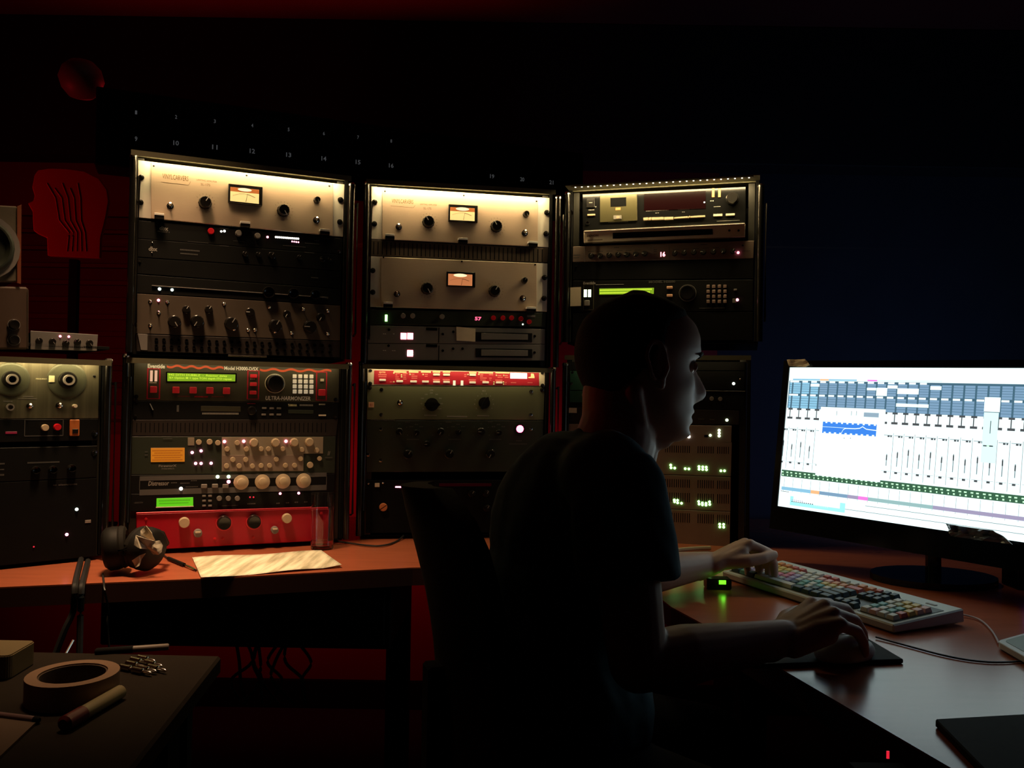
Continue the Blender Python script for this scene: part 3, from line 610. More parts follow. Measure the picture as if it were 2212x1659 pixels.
nt = MB().prism([PB.ab(*[a + b / 4.608 for a, b in zip((760, 660), q)]) for q in [(1037, 212), (1229, 232), (1226, 361), (1040, 350)]], 0, -.0006).ob('paper_note', M['note'])
nt.matrix_world = PB.frame(0, 0, .0052); tag(nt, 'blank cream note stuck on the upper grey drive bay', 'note')
# lower B
d = Dev(PBl, Z5, 'digital_converter', 'cream framed bright red converter with white buttons', 'converter', [(155, 628), (1920, 650), (1918, 806), (155, 794)], M['cream'])
d.quad('inset_panel', [(222, 646), (1862, 668), (1865, 799), (220, 784)], 'redp', .0014, label='red inset', bevel=.0008); d.out += .0014
zz = d.z
d.z = Z5b
for x, y in [(290, 340), (700, 370), (1030, 377), (1315, 380), (1580, 212), (1580, 385), (1820, 215), (1820, 388)]: d.box('button', x, y, 158, 50, 'keyglow', .004, bevel=.0008)
for x, w_ in [(710, 310), (1035, 230), (1328, 235), (1580, 180), (1820, 180)]: d.box('heading', x, 148, w_, 40, 'creamp', .0004)
for x, y in [(560, 178), (745, 222), (745, 268), (947, 208), (1260, 212), (560, 390)]: d.led(x, y, 20, 'creamp')
for x in (2005, 2190): d.box('level_meter', x, 412, 62, 118, 'barl', .0006)
d.dashes([(290, 215, 200, 22), (655, 185, 100, 18), (625, 220, 45, 18), (640, 268, 80, 18), (650, 315, 100, 18), (835, 185, 110, 18), (820, 225, 70, 18), (820, 272, 70, 18), (825, 318, 80, 18), (1020, 205, 70, 18), (1055, 250, 140, 18), (1055, 298, 140, 18), (1340, 208, 75, 18), (1335, 253, 65, 18), (1580, 330, 170, 26), (1815, 330, 170, 26), (500, 388, 70, 20), (290, 262, 190, 20)], 'pink')
d.text('apogee', 285, 165, 150, 60, 'peach', .03)
d.z = Z5c
for x, y in [(232, 220), (228, 400), (540, 397), (862, 400)]: d.box('button', x, y, 152, 50, 'keyglow', .004, bevel=.0008)
for x, w_ in [(235, 180), (545, 350), (945, 340)]: d.box('heading', x, 168, w_, 36, 'creamp', .0004)
for x, y in [(120, 215), (378, 210), (800, 232), (975, 235), (740, 395), (740, 445), (967, 395), (967, 445)]: d.led(x, y, 20, 'creamp')
d.dashes([(60, 215, 55, 18), (60, 258, 55, 18), (450, 215, 70, 18), (445, 250, 70, 18), (490, 295, 160, 20), (480, 342, 130, 18), (675, 215, 100, 18), (660, 298, 60, 18), (655, 342, 50, 18), (880, 235, 80, 20), (890, 278, 120, 18), (1040, 235, 70, 20), (1045, 280, 90, 18), (860, 345, 170, 24), (225, 340, 170, 24), (1210, 405, 130, 18), (1605, 405, 120, 18), (1025, 400, 40, 20), (1025, 440, 40, 20)], 'pink')
d.quad('display', [(1130, 168), (1530, 178), (1530, 312), (1130, 306)], 'lcdw', .001, label='white lit display')
d.prism = None
d.quad('logo', [(1625, 185), (1690, 190), (1710, 262), (1712, 300), (1560, 298), (1560, 270), (1620, 262)], 'creamp', .0005)
d.z = zz
for x, y in [(187, 648), (1895, 672)]: d.part('ring', 'screw', x, y, 15, M['bknob'], .002)
d = Dev(PBl, Z5, 'passive_equaliser', 'plain olive green front with two large pointer knobs', 'equaliser', [(154, 802), (1917, 812), (1906, 1138), (150, 1134)], M['oliveg'])
for x, y in [(295, 838), (1785, 857), (292, 1087), (1780, 1090)]: d.screw(x, y, 19)
for x, y in [(182, 778), (178, 820), (1897, 798), (1893, 840)]: d.part('screw', 'screw', x, y, 21, M['bknob'], .006)
d.toggle(480, 968, 30)
o = d.part('bar', 'knob', 797, 985, 66, M['bknob'], .02, label='wide black pointer knob'); o = d.part('bar', 'knob', 1318, 970, 58, M['bknob'], .02, rot=math.radians(-62), label='tilted black pointer knob')
def ring_marks(d, cx, cy, r, words, m='dimwhite', a0=200, a1=-20):
    for i, t in enumerate(words):
        q = math.radians(a0 + (a1 - a0) * i / (len(words) - 1)); d.text(t, cx + r * math.cos(q), cy - r * math.sin(q), 9 * len(t), 13, m, .02, name='dial_number')
ring_marks(d, 792, 970, 100, ['50', '70', '100', '150', '200', '300', '500', '700', '1000'], a0=215, a1=-35); d.text('CPS', 793, 843, 34, 15, 'dimwhite', .02)
ring_marks(d, 1316, 970, 94, ['0', '1', '2', '3', '4', '5', '6', '7', '8', '9'], a0=215, a1=-35); d.text('MCS', 1316, 850, 34, 15, 'dimwhite', .02)
d.dashes([(785, 1093, 125, 9), (1310, 1097, 120, 9), (1050, 1105, 205, 13)], 'dimwhite')
st = MB().box(0, .0145, -.0006, 0, 0, .0145).ob('sticker', M['peach']); st.matrix_world = PBl.frame(*PBl.ab(796, 880), .0052); tag(st, 'small peach sticker with two strokes on the olive green front', 'sticker')
MB().box(.0045, .0057, -.0009, -.0005, .004, .0105).box(.0087, .0099, -.0009, -.0005, .004, .0105).ob('pen_strokes', M['redp'], st)
d = Dev(PBl, Z6, 'console_equaliser', 'tall dark equaliser with a glowing pink red lamp', 'equaliser', [(148, 36), (1904, 40), (1896, 545), (144, 550)], M['dgreen'])
for x, y, r in [(473, 148, 35), (645, 158, 30), (885, 148, 37), (1060, 155, 30), (1287, 148, 38), (1462, 158, 30), (750, 272, 32), (560, 375, 48), (970, 370, 48), (1380, 368, 46)]: d.knob(x, y, r, 'bknob', 'dimwhite', depth=.018); 
d.part('led', 'lamp', 1672, 122, 38, M['l_lamp'], .009, label='glowing pink red lamp'); d.part('ring', 'lamp_collar', 1672, 122, 48, M['bknob'], .003)
for x, y in [(290, 125), (1780, 125), (288, 435), (162, 378)]: d.screw(x, y, 18)
for cx in (473, 885, 1287): ring_marks(d, cx, 155, 85, ['5', '7', '12', '4', '8'], 'dimgrey', 200, -20)
for cx in (645, 1060, 1462): d.dashes([(cx - 50, 100, 40, 9), (cx, 78, 36, 9), (cx + 48, 100, 40, 9)], 'dimgrey')
d.dashes([(310, 32, 240, 10), (555, 55, 50, 8), (965, 55, 60, 8), (1380, 52, 50, 8), (610, 226, 125, 8), (1025, 226, 125, 8), (1430, 226, 120, 8), (1665, 240, 60, 8), (1655, 272, 180, 9)], 'dimgrey')
d = Dev(PBl, Z6, 'black_amplifier', 'tall black unit behind the chair with a copper slotted knob', 'amplifier', [(144, 632), (1894, 628), (1890, 1150), (140, 1155)], M['matte'])
d.box('button', 252, 680, 46, 38, 'cream', .005, label='cream key'); o = d.knob(313, 900, 40, 'copper', None, 'plain', .008, 'copper slotted knob')
sl = MB().box(-.95, .95, -1.02, -.8, -.09, .09).ob('slot', M['darkhole'], o); sl.rotation_euler = (0, -.6, 0)
for i in range(4): d.led(440 + i * 16, 700, 8, 'l_mag')
d.box('display', 1130, 678, 520, 30, 'lcdr', .001, label='dim red display'); d.screw(310, 660, 9); d.screw(135 + 30, 665, 9)
for x, y in [(1195, 765), (1340, 765), (1345, 910)]: d.knob(x, y, 36)

# ---------------------------------------------------------------- rack C
d = Dev(PC, Z7, 'cassette_deck', 'black tape deck with a cassette door and a dark red display', 'tape deck', [(272, 230), (1894, 158), (1892, 512), (272, 594)], M['blackgloss'], .004)
cdm = mat('gold smoked door', (.085, .075, .035), .3, .35)
o = d.quad('cassette_door', [(445, 245), (812, 232), (815, 492), (445, 508)], 'olive', .004, label='smoked cassette door'); o.data.materials[0] = cdm
d.quad('window', [(548, 270), (705, 262), (705, 350), (550, 358)], 'darkhole', .0045, parent=o)
d.box('cassette_label', 625, 378, 50, 26, 'copper', .0046, parent=o); d.box('button', 620, 462, 80, 36, 'gknob', .007); d.box('button_light', 625, 462, 30, 22, 'oglow', .0075)
d.quad('display', [(882, 228), (1495, 196), (1495, 372), (882, 392)], 'lcdr', .0015, label='dark red display')
d.dashes([(1015, 391, 230, 6), (1277, 380, 115, 5), (1410, 372, 112, 5), (625, 505, 200, 4), (1720, 492, 230, 4), (1610, 352, 70, 6), (1275, 405, 30, 5), (1015, 415, 40, 5)], 'dimwhite')
for i, (x0, x1) in enumerate([(878, 925), (930, 955), (960, 1080), (1085, 1175)]): d.quad('transport_key', [(x0, 468 - i * 2), (x1, 465 - i * 2), (x1, 490 - i * 2), (x0, 494 - i * 2)], 'beigeknob', .008)
for i, (x0, x1) in enumerate([(1182, 1318), (1322, 1338), (1342, 1490)]): d.quad('transport_key', [(x0, 462 - i * 5), (x1, 452 - i * 5), (x1, 468 - i * 5), (x0, 476 - i * 5)], 'beigeknob', .006)
d.knob(1760, 275, 62, 'bknob', None, 'wheel', .016, 'round level knob'); d.box('button', 1616, 438, 90, 22, 'cream', .004); d.box('button', 1740, 433, 90, 20, 'cream', .004)
d.part('ring', 'headphone_socket', 320, 515, 20, M['chrome'], .003); d.box('button', 357, 436, 76, 16, 'peach', .004); d.box('power_button', 352, 316, 80, 90, 'bknob', .004); d.box('button_mark', 352, 316, 34, 6, 'dimwhite', .0045)
d.led(1482, 310, 9, 'l_cool'); d.dashes([(365, 355, 90, 8), (360, 385, 60, 8), (1560, 295, 40, 10)], 'dimwhite')
for x in (1570, 1632): d.box('slider', x, 215, 26, 90, 'copper', .003)
d = Dev(PC, Z7, 'disc_player', 'slim silver disc player with a bright top edge under the tape deck', 'disc player', [(286, 612), (1890, 533), (1886, 664), (288, 724)], mat('pale gold aluminium', (.88, .76, .56), .5, .1), .012, bevel=.002)
d.quad('top_lip', [(284, 598), (1892, 522), (1892, 540), (284, 618)], 'lipmetal', .014, label='bright upper lip', bevel=.0035, seg=3)
d.quad('tray', [(570, 614), (1563, 574), (1567, 630), (570, 672)], 'blackgloss', .0012, label='black tray front')
d.quad('lower_lip', [(288, 712), (1886, 655), (1886, 664), (288, 724)], 'brown', .001); d.text('DENON', 370, 641, 112, 22, 'ink', .03); d.dashes([(395, 684, 150, 8)], 'ink')
d.led(1730, 590, 12, 'bknob'); d.led(1822, 590, 12, 'bknob')
d = Dev(PC, Z7, 'dual_compressor', 'brown grey compressor with fourteen black knobs and a small red readout', 'compressor', [(176, 752), (1976, 694), (1970, 868), (174, 905)], M['bronze'])
for x, y in [(355, 845), (445, 843), (535, 840), (625, 835), (712, 833), (800, 828), (890, 822), (1185, 820), (1280, 815), (1375, 810), (1472, 808), (1570, 805), (1670, 798), (1765, 800)]: d.knob(x, y, 29, depth=.013)
d.outline(965, 742, 1125, 880, 4, 'dimwhite'); d.text('16', 1069, 826, 48, 48, 'l_digitb', .03, name='digits'); d.led(1818, 810, 12, 'l_mag'); d.led(1862, 740, 10, 'bknob')
d.dashes([(610, 758, 50, 8), (1480, 728, 70, 8), (355, 800, 60, 6), (445, 798, 60, 6), (540, 795, 60, 6), (640, 790, 60, 6), (730, 788, 60, 6), (820, 784, 60, 6), (1200, 778, 60, 6), (1300, 774, 60, 6), (1400, 770, 60, 6), (1500, 764, 60, 6), (1600, 760, 60, 6), (1900, 793, 80, 6), (995, 780, 30, 8), (995, 800, 30, 8), (995, 825, 30, 8), (215, 835, 70, 12), (210, 860, 60, 10)], 'dimgrey')
d.box('seam', 290, 830, 6, 150, 'dimwhite', .0006)
d = Dev(PC, Z7, 'blank_module', 'plain black blank strip between the small compressor and the green display', 'rack module', [(174, 912), (1970, 876), (1968, 1070), (174, 1082)], M['matte']); d.screw(205, 950, 13, 'bknob')
d = Dev(PC, Z7, 'blank_module', 'plain black blank below the unit with the green display behind the man', 'rack module', [(174, 1410), (1966, 1402), (1964, 1680), (174, 1690)], M['matte'])
d.dashes([(1340, 1500, 60, 8)], 'dimgrey')
d = Dev(PC, Z7, 'pitch_processor', 'black effects processor with green text display just above the head of the man', 'effects processor', [(174, 1092), (1968, 1082), (1966, 1392), (174, 1402)], M['black'])
d.text('Eventide', 337, 1112, 122, 26, 'dimwhite', .04); d.text('MODEL H3500', 1060, 1100, 262, 22, 'dimgrey', .02)
for x in (297, 339): d.box('level_meter', x, 1215, 30, 74, 'l_gw', .001)
d.outline(280, 1130, 378, 1380, 4, 'lcdot' if 0 else 'olive'); d.box('button', 315, 1313, 54, 54, 'gknob', .005, bevel=.001)
o = d.quad('display', [(436, 1168), (980, 1160), (978, 1220), (436, 1228)], 'lcdg', .0012, label='green text display'); d.dashes([(700, 1180, 520, 14), (690, 1208, 500, 14)], 'lcdgt', .0016, 'display_text')
d.quad('edge_line', [(400, 1128), (680, 1124), (680, 1128), (400, 1132)], 'dimwhite', .0006)
for y in (1158, 1238): d.box('button', 1137, y, 58, 26, 'peach', .005, bevel=.001)
d.knob(1315, 1212, 80, 'bknob', None, 'wheel', .018, 'large jog wheel'); d.part('ring', 'rim', 1315, 1212, 85, M['gknob'], .002)
kd = mat('dim key', (.30, .2, .16), .5)
for i in range(4):
    for j_ in range(4): d.box('key', 1520 + i * 56, 1148 + j_ * 50 - i * .5, 32, 32, kd, .004, bevel=.0008)
d.led(1810, 1280, 14, 'l_mag'); d.box('button', 1780, 1290, 36, 40, 'gknob', .004); d.box('button', 1790, 1180, 30, 14, 'gknob', .003); d.dashes([(1560, 1362, 260, 8)], 'dimgrey')
nt = MB().prism([PC.ab(1200 + x / 4.608, 370 + y / 4.608) for x, y in [(122, 1161), (258, 1155), (257, 1342), (125, 1347)]], 0, -.0006).ob('paper_note', M['note'])
nt.matrix_world = PC.frame(0, 0, .006); tag(nt, 'blank beige note beside the two bright bars left of the head of the man', 'note')
# lower C
d = Dev(PCl, Z8, 'blank_module', 'plain black blank at the level of the eye of the man', 'rack module', [(144, 560), (1888, 560), (1886, 648), (142, 646)], M['matte'])
d = Dev(PCl, Z8, 'green_amplifier', 'dark unit with a green front edge behind the neck of the man', 'amplifier', [(142, 650), (1885, 655), (1882, 842), (138, 842)], M['matte'])
d.quad('badge', [(142, 652), (330, 652), (330, 842), (140, 842)], 'teal', .001, label='green front end'); d.text('omega', 210, 725, 100, 22, 'dimwhite', .02); d.screw(168, 665, 14, 'bknob'); d.screw(160, 778, 14)
d.led(1773, 777, 15, 'l_cool'); d.screw(1990 - 150, 733, 9)
d = Dev(PCl, Z8, 'green_equaliser', 'dark unit with faint round knobs level with the nose of the man', 'equaliser', [(138, 848), (1886, 850), (1880, 1040), (136, 1005)], M['black'])
d.quad('badge', [(140, 850), (330, 850), (330, 965), (140, 962)], 'teal', .001); d.knob(285, 890, 24, 'gknob'); d.quad('lip', [(1400, 846), (1886, 851), (1886, 856), (1400, 851)], 'gknob', .003)
for x, y in [(1450, 925), (1555, 927), (1640, 930)]: d.knob(x, y, 22, 'gknob', None)
d = Dev(PCl, Z8, 'bronze_amplifier', 'brown unit with one pale green light beside the mouth of the man', 'amplifier', [(136, 1012), (1830, 1045), (1826, 1186), (134, 1172)], M['brownblack'])
d.led(1706, 1140, 15, 'l_gw'); d.text('Dbls', 310, 1000 + 30, 64, 22, 'dimwhite', .02); d.dashes([(1450, 1130, 60, 8), (1560, 1135, 50, 8)], 'dimgrey')
nt = MB().prism([PCl.ab(1200 + x / 4.608, 660 + y / 4.608) for x, y in [(134, 1018), (220, 1020), (220, 1069), (133, 1066)]], 0, -.0006).ob('small_note', M['note']); nt.matrix_world = PCl.frame(0, 0, .012); tag(nt, 'little cream tag on the rack edge at the nape of the man', 'note')
d = Dev(PCl, Z8, 'network_switch', 'gold toned slim box with a column of three lights by the chin of the man', 'network switch', [(134, 1178), (1755, 1196), (1750, 1362), (132, 1350)], M['bronze'], .006)
d.led(1328, 1305, 16, 'l_white'); d.led(1541, 1292, 13, 'l_gw')
for y in (1242, 1270, 1298): d.led(1629, y, 14, 'l_gw')
d.box('port', 1500, 1300, 40, 24, 'darkhole', .001)
LEDS = [[(272, 492), (275, 515), (306, 518), (396, 523), (427, 525), (513, 505), (514, 527), (545, 508), (545, 530), (575, 510), (577, 532), (700, 541), (731, 541)],
        [(303, 790), (305, 805), (330, 792), (331, 814), (364, 818), (511, 803), (514, 825), (542, 815), (543, 831), (573, 818), (573, 834), (603, 806), (605, 828)],
        [(690, 996), (691, 1020), (723, 998), (724, 1022)]]
for i, (q, lab) in enumerate([([(-660, 262), (795, 298), (786, 588), (-660, 540)], 'bronze drive box with a dotted row of green lights, topmost of three'),
                              ([(-660, 545), (785, 593), (782, 884), (-660, 825)], 'bronze drive box in the middle of three with green lights'),
                              ([(-660, 830), (781, 889), (776, 1188), (-660, 1120)], 'bronze drive box standing lowest with four green lights')]):
    d = Dev(PCl, Z9, 'drive_box', lab, 'disk drive', q, M['bronze'], .006, group='bronze drive boxes behind the man')
    for x, y in LEDS[i]: d.led(x, y, 11, 'l_green')
    b = MB()
    for k in range(30):
        X = 225 + k * 18.5
        if 440 < X < 500 or 640 < X < 665: continue
        for (t0, t1) in ([(40, 100)] if i == 0 else [(35, 105), (150, 230)] if i == 1 else [(30, 110)]):
            y = q[0][1] + (q[1][1] - q[0][1]) * (X - q[0][0]) / (q[1][0] - q[0][0]); a, c = d.L(X, y + t0), d.L(X, y + t1)
            b.box(a[0], a[0] + .0018, -d.out + .001, -d.out - .0003, c[1], a[1])
    o = b.ob('vent_slots', M['darkhole'], d.e); o['kind'] = 'stuff'

# ---------------------------------------------------------------- left rack
d = Dev(PL, Z11, 'two_dial_filter', 'grey green instrument with large round dials and painted light streaks on its metal front', 'filter', [(-1200, 452), (1365, 500), (1350, 1298), (-1200, 1560)], M['mgrey'], inset=.01, square=True)
for x, y, r in [(150, 762, 235), (925, 772, 250), (-640, 750, 235)]:
    d.part('plain', 'dial_plate', x, y, r, mat('dial plate', (.10, .105, .065), .4, .3, noise=.2, ns=14), .003, label='large round dial plate')
    d.part('plain', 'knob', x, y, 118, M['bknob'], .014); d.part('ring', 'knob_cap', x, y, 72, M['silver_ear'], .022, label='pale ring cap')
d.box('label_plate', 707, 757, 80, 90, 'creamp', .0045, label='cream square'); d.text('FREQUENCY', 575, 757, 160, 20, 'creamp', .02); d.text('NOTCH/PEAK', 125, 612, 212, 28, 'creamp', .03)
d.text('x 100 Hz', 925, 590, 160, 26, 'creamp', .03); d.text('100 Hz', 925, 622, 120, 22, 'creamp', .02); d.dashes([(390, 1000, 150, 14), (380, 1030, 260, 12), (110, 1065, 130, 14)], 'dimwhite')
d.part('ring', 'socket', 135, 1145, 48, M['gknob'], .01); d.toggle(408, 1130, 42); d.toggle(815, 1125, 46); d.part('plain', 'knob', 1020, 1128, 26, M['cream'], .016); d.screw(1300, 720, 18, 'bknob')
d = Dev(PL, Z11, 'tone_unit', 'black unit with an ochre knob, a red knob and an orange rocker', 'audio processor', [(-1200, 1575), (1350, 1306), (1340, 1600), (-1200, 1900)], M['black'], inset=.01, square=True)
d.outline(340, 1320, 870, 1540, 4, 'dimgrey'); d.knob(613, 1426, 46, 'beigeknob', None, 'plain', .012, 'ochre knob'); d.knob(783, 1418, 46, 'redknob', None, 'plain', .012, 'red knob')
o = d.box('rocker_switch', 1020, 1428, 132, 225, 'orangebtn', .008, label='orange rocker', bevel=.0015); d.box('rocker_key', 1025, 1475, 80, 60, 'bknob', .0095, parent=o)
d.box('display', 155, 1497, 160, 32, 'l_red', .0008, label='dim red display').data.materials[0] = emi('faint red', (1, .02, .08), .13); d.screw(1302, 1510, 40)
d = Dev(PL, Z12, 'black_rack_unit', 'black unit with faint lettering under the ochre and red knobs', 'audio processor', [(-900, 250), (1085, 118), (1080, 470), (-900, 640)], M['black'], inset=.01, square=True)
d.screw(1055, 195, 33); d.dashes([(490, 305, 360, 18), (20, 320, 70, 20), (20, 385, 60, 16), (10, 445, 80, 24)], 'dimgrey')
for x, y in [(400, 390), (590, 385), (800, 370)]: d.knob(x, y, 45, 'bknob', None, 'cup')
d = Dev(PL, Z12, 'black_rack_unit', 'lowest black unit on the desk with one green, one pink and one tiny red light', 'audio processor', [(-900, 650), (1080, 480), (1072, 1350), (-900, 1560)], M['matte'], inset=.01, square=True)
d.text('tc electronic', 730, 552, 270, 20, 'dimgrey', .02); d.led(858, 830, 18, 'l_cool'); d.led(747, 1112, 17, 'l_mag'); d.led(378, 1250, 9, 'l_red'); d.box('tag', 985, 966, 66, 34, 'dimwhite', .001)
# things standing on the left rack
ztop = PL.at(100, 768).z + .004
def onL(pxL, pyT, pxR, pyB, out): # local frame on a plane moved inwards
    a0, b1 = PL.ab(pxL, pyT, out); a1, b0 = PL.ab(pxR, pyB, out); return a0, a1, b0, b1
sh = empty('rack_lid', 'flat black lid on the rack at the picture edge', 'shelf', mw=PL.frame(-.25, ztop - PL.o.z))
MB().box(-.32, .26, -.004, .34, .0145, .022).ob('board', M['matte'], sh, bevel=.001)
zt = ztop + .0225
d = Dev(PL, Z10, 'mini_mixer', 'small pale box with two red lights and five knobs on top of the left rack', 'mixer', [(245, 1488), (795, 1520), (785, 1652), (245, 1640)], M['greysteel'], .004, .12, inset=.002)
d.led(490, 1532, 9, 'l_pink'); d.led(560, 1535, 9, 'l_pink')
for x, y in [(318, 1570), (427, 1575), (535, 1590), (630, 1580), (728, 1588)]: d.knob(x, y, 27)
d = Dev(PL, Z10, 'guitar_amp', 'low brown box with rounded corner and two dark knobs beside the mini mixer', 'amplifier', [(-500, 1110), (222, 1135), (222, 1640), (-500, 1640)], mat('dull brown vinyl', (.07, .04, .025), .6, noise=.2, ns=20), .012, .16, inset=.001, bevel=.004)
d.quad('trim_edge', [(222, 1150), (232, 1156), (230, 1635), (222, 1635)], 'brown', .002)
for x, y in [(112, 1438), (112, 1562)]: d.knob(x, y, 42, 'bknob', None, 'wheel'); d.part('ring', 'rim', x, y, 46, M['gknob'], .003)
d = Dev(PL, Z10, 'speaker', 'grey speaker with a pale round ring and orange wood edge on the low brown box', 'speaker', [(-620, 440), (135, 480), (135, 1095), (-620, 1100)], mat('speaker grey', (.12, .10, .065), .7, noise=.2, ns=30), .012, .18, inset=.001, bevel=.003)
d.part('ring', 'surround', -150, 800, 272, M['gknob'], .006); d.part('cup', 'cone', -150, 800, 235, M['dgreen'], .012)
d.quad('side_edge', [(137, 476), (172, 462), (168, 1108), (137, 1100)], 'orange', .004, label='orange wood side').data.materials[0] = mat('orange wood', (.22, .055, .02), .5)
# red cut-out profile panel on a black stand
PX = Plane(120, 560, 2.25, 12)
def X10(x, y): return (x / 3.77, 320 + y / 3.77)
prof = [(300, 230), (330, 190), (420, 175), (560, 180), (700, 200), (820, 260), (885, 350), (900, 440), (880, 560), (860, 650), (835, 740), (830, 905), (405, 885), (400, 740), (330, 710), (290, 680), (285, 580), (285, 530), (245, 460), (290, 440), (300, 400), (280, 330)]
fc = empty('cutout_panel', 'red cut-out panel with wavy grooves raised on a black pole', 'artwork', mw=PX.frame(*PX.ab(*X10(600, 905))))
o0 = PX.ab(*X10(600, 905)); loc = [(PX.ab(*X10(*p))[0] - o0[0], PX.ab(*X10(*p))[1] - o0[1]) for p in prof]
redart = mat('red lacquer panel', (.50, .012, .015), .5, noise=.12, ns=8)
MB().prism(loc, 0, -.018).ob('panel', redart, fc, bevel=.002)
for g in range(5):
    pts = [(400 + g * 62, 300 + (g % 2) * 40), (470 + g * 50, 420), (500 + g * 44, 600), (580 + g * 32, 700), (560 + g * 40, 880)]
    pp = []
    for i in range(len(pts) - 1):
        for t in range(6):
            f = t / 6; f = f * f * (3 - 2 * f) if 0 else f; pp.append((pts[i][0] * (1 - f) + pts[i + 1][0] * f, pts[i][1] * (1 - f) + pts[i + 1][1] * f))
    q = [PX.ab(*X10(*p)) for p in pp]; MB().tube([(a - o0[0], -.0175, b - o0[1]) for a, b in q], .0022, 6).ob('groove_ridge', redart, fc, smooth=True)
zb_ = DESK - PX.o.z - o0[1]
MB().box(-.012, .012, -.002, .02, zb_, .0).ob('pole', M['matte'], fc, bevel=.002)
MB().box(-.1, .1, -.08, .12, zb_, zb_ + .01).ob('foot', M['matte'], fc, bevel=.002)
# black numbered panel above the racks and the globe on it
PN = Plane(294, 300, 2.10, 21.8)
a0, b0 = PN.ab(203, 355); a1, _ = PN.ab(1260, 380); _, b1 = PN.ab(203, 185)
nb = empty('numbered_panel', 'huge black panel over the racks printed with two rows of faint numbers', 'panel', mw=PN.frame((a0 + a1) / 2, b0)); hw = (a1 - a0) / 2
MB().box(-hw, hw, 0, .10, 0, b1 - b0).ob('board', M['matte'], nb, bevel=.003)
nm = mat('faint numeral with added glow', (.3, .3, .32), .6, em=(.8, .85, .9), es=.05)  # printed numerals given a faint emission so they show
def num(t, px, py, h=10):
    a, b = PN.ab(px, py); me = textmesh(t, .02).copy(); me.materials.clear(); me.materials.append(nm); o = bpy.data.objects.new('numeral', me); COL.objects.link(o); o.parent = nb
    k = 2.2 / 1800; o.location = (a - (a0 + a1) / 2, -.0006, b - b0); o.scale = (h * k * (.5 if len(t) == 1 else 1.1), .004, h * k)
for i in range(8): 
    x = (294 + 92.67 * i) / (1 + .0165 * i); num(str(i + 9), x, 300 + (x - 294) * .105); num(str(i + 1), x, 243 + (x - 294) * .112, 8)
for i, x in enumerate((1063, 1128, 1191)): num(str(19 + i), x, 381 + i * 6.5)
for i in range(15):   # recessed lower ledge pieces
    pass
for s_ in (): MB().box(s_ * hw - .02, s_ * hw + .02, .02, .09, b1 - b0, ZC - (PN.o.z + b1) + b1 - b0).ob('hanger', M['matte'], nb, bevel=.002)
gl = W(241, 160, 2.32); g = MB().lathe([(.001, -.052), (.03, -.045), (.047, -.025), (.055, 0), (.047, .027), (.03, .044), (.001, .052)], 24, 'z').ob('globe', mat('frosted globe', (.16, .16, .15), .5), smooth=True)
g.location = (gl.x, 2.16, b1 + PN.o.z + .052); tag(g, 'dull round globe on top of the numbered black panel', 'globe')

# ---------------------------------------------------------------- monitor
XU = None
def line_dir(x0, y0, x1, y1): return ray(x0, y0).cross(ray(x1, y1))
nT = line_dir(1707, 794, 2212, 795.5); nB = line_dir(1681, 1093, 2212, 1171.5)
u = nT.cross(nB).normalized(); u = u if u.x > 0 else -u
rT, rB = ray(1707, 794), ray(1681, 1093); kk = rT.dot(u) / rB.dot(u); v = (rT - rB * kk).normalized(); v = v if v.z > 0 else -v
n = u.cross(v).normalized()
PM = Plane(0, 0, 1, 0); PM.o = W(1707, 794, 2.0); PM.u = u; PM.v = v; PM.n = n
hM = -PM.ab(1681, 1093)[1]; wM = hM * 16 / 9 * 1.06
mw = PM.frame(wM / 2, -hM); mo = empty('monitor', 'large wide computer monitor showing a bright mixer window', 'monitor', mw=mw)
bz = .016
MB().box(-wM / 2 - bz, wM / 2 + bz, .0, .035, -.055, hM + bz).ob('case', M['blackgloss'], mo, bevel=.003)
fr = MB().box(-wM / 2 - bz, wM / 2 + bz, -.004, 0, hM, hM + bz).box(-wM / 2 - bz, wM / 2 + bz, -.004, 0, -.055, 0).box(-wM / 2 - bz, -wM / 2, -.004, 0, 0, hM).box(wM / 2, wM / 2 + bz, -.004, 0, 0, hM).ob('bezel', M['blackgloss'], mo)
def scr(name, c, s=1.0): return emi('screen ' + name, c, SCREEN * s)
scw = scr('white', (.80, 1, 1)); sp_ = MB().box(-wM / 2, wM / 2, -.001, 0, 0, hM).ob('screen', scw, mo, 'lit screen')
class UI:
    def __init__(s): s.b = {}
    def m(s, c): return s.b.setdefault(c, MB())
    def q(s, c, pts, lv=1):
        s.m(c).prism([(a - wM / 2, b + hM) for a, b in pts], -.001, -.001 - .00012 * lv)
    def rect(s, c, a0, a1, b0, b1, lv=1): s.q(c, [(a0, b0), (a1, b0), (a1, b1), (a0, b1)], lv)
ui = UI(); zm = lambda X, Y: PM.ab(1660 + X / 3.456, 740 + Y / 3.456)
def vy(y): # v at pixel y on the left edge
    return PM.ab(1707 - (y - 794) * .087, y)[1]
uA = zm(185, 290)[0]; uB = zm(1836, 315)[0]; dU = (uB - uA) / 21
chs = [uA + i * dU for i in range(-1, int((wM - uA) / dU) + 1)]
v1, v2, v3, v4 = vy(822), vy(850), vy(881), vy(903)
ui.rect('slate', .002, wM, v3, v1, 1)
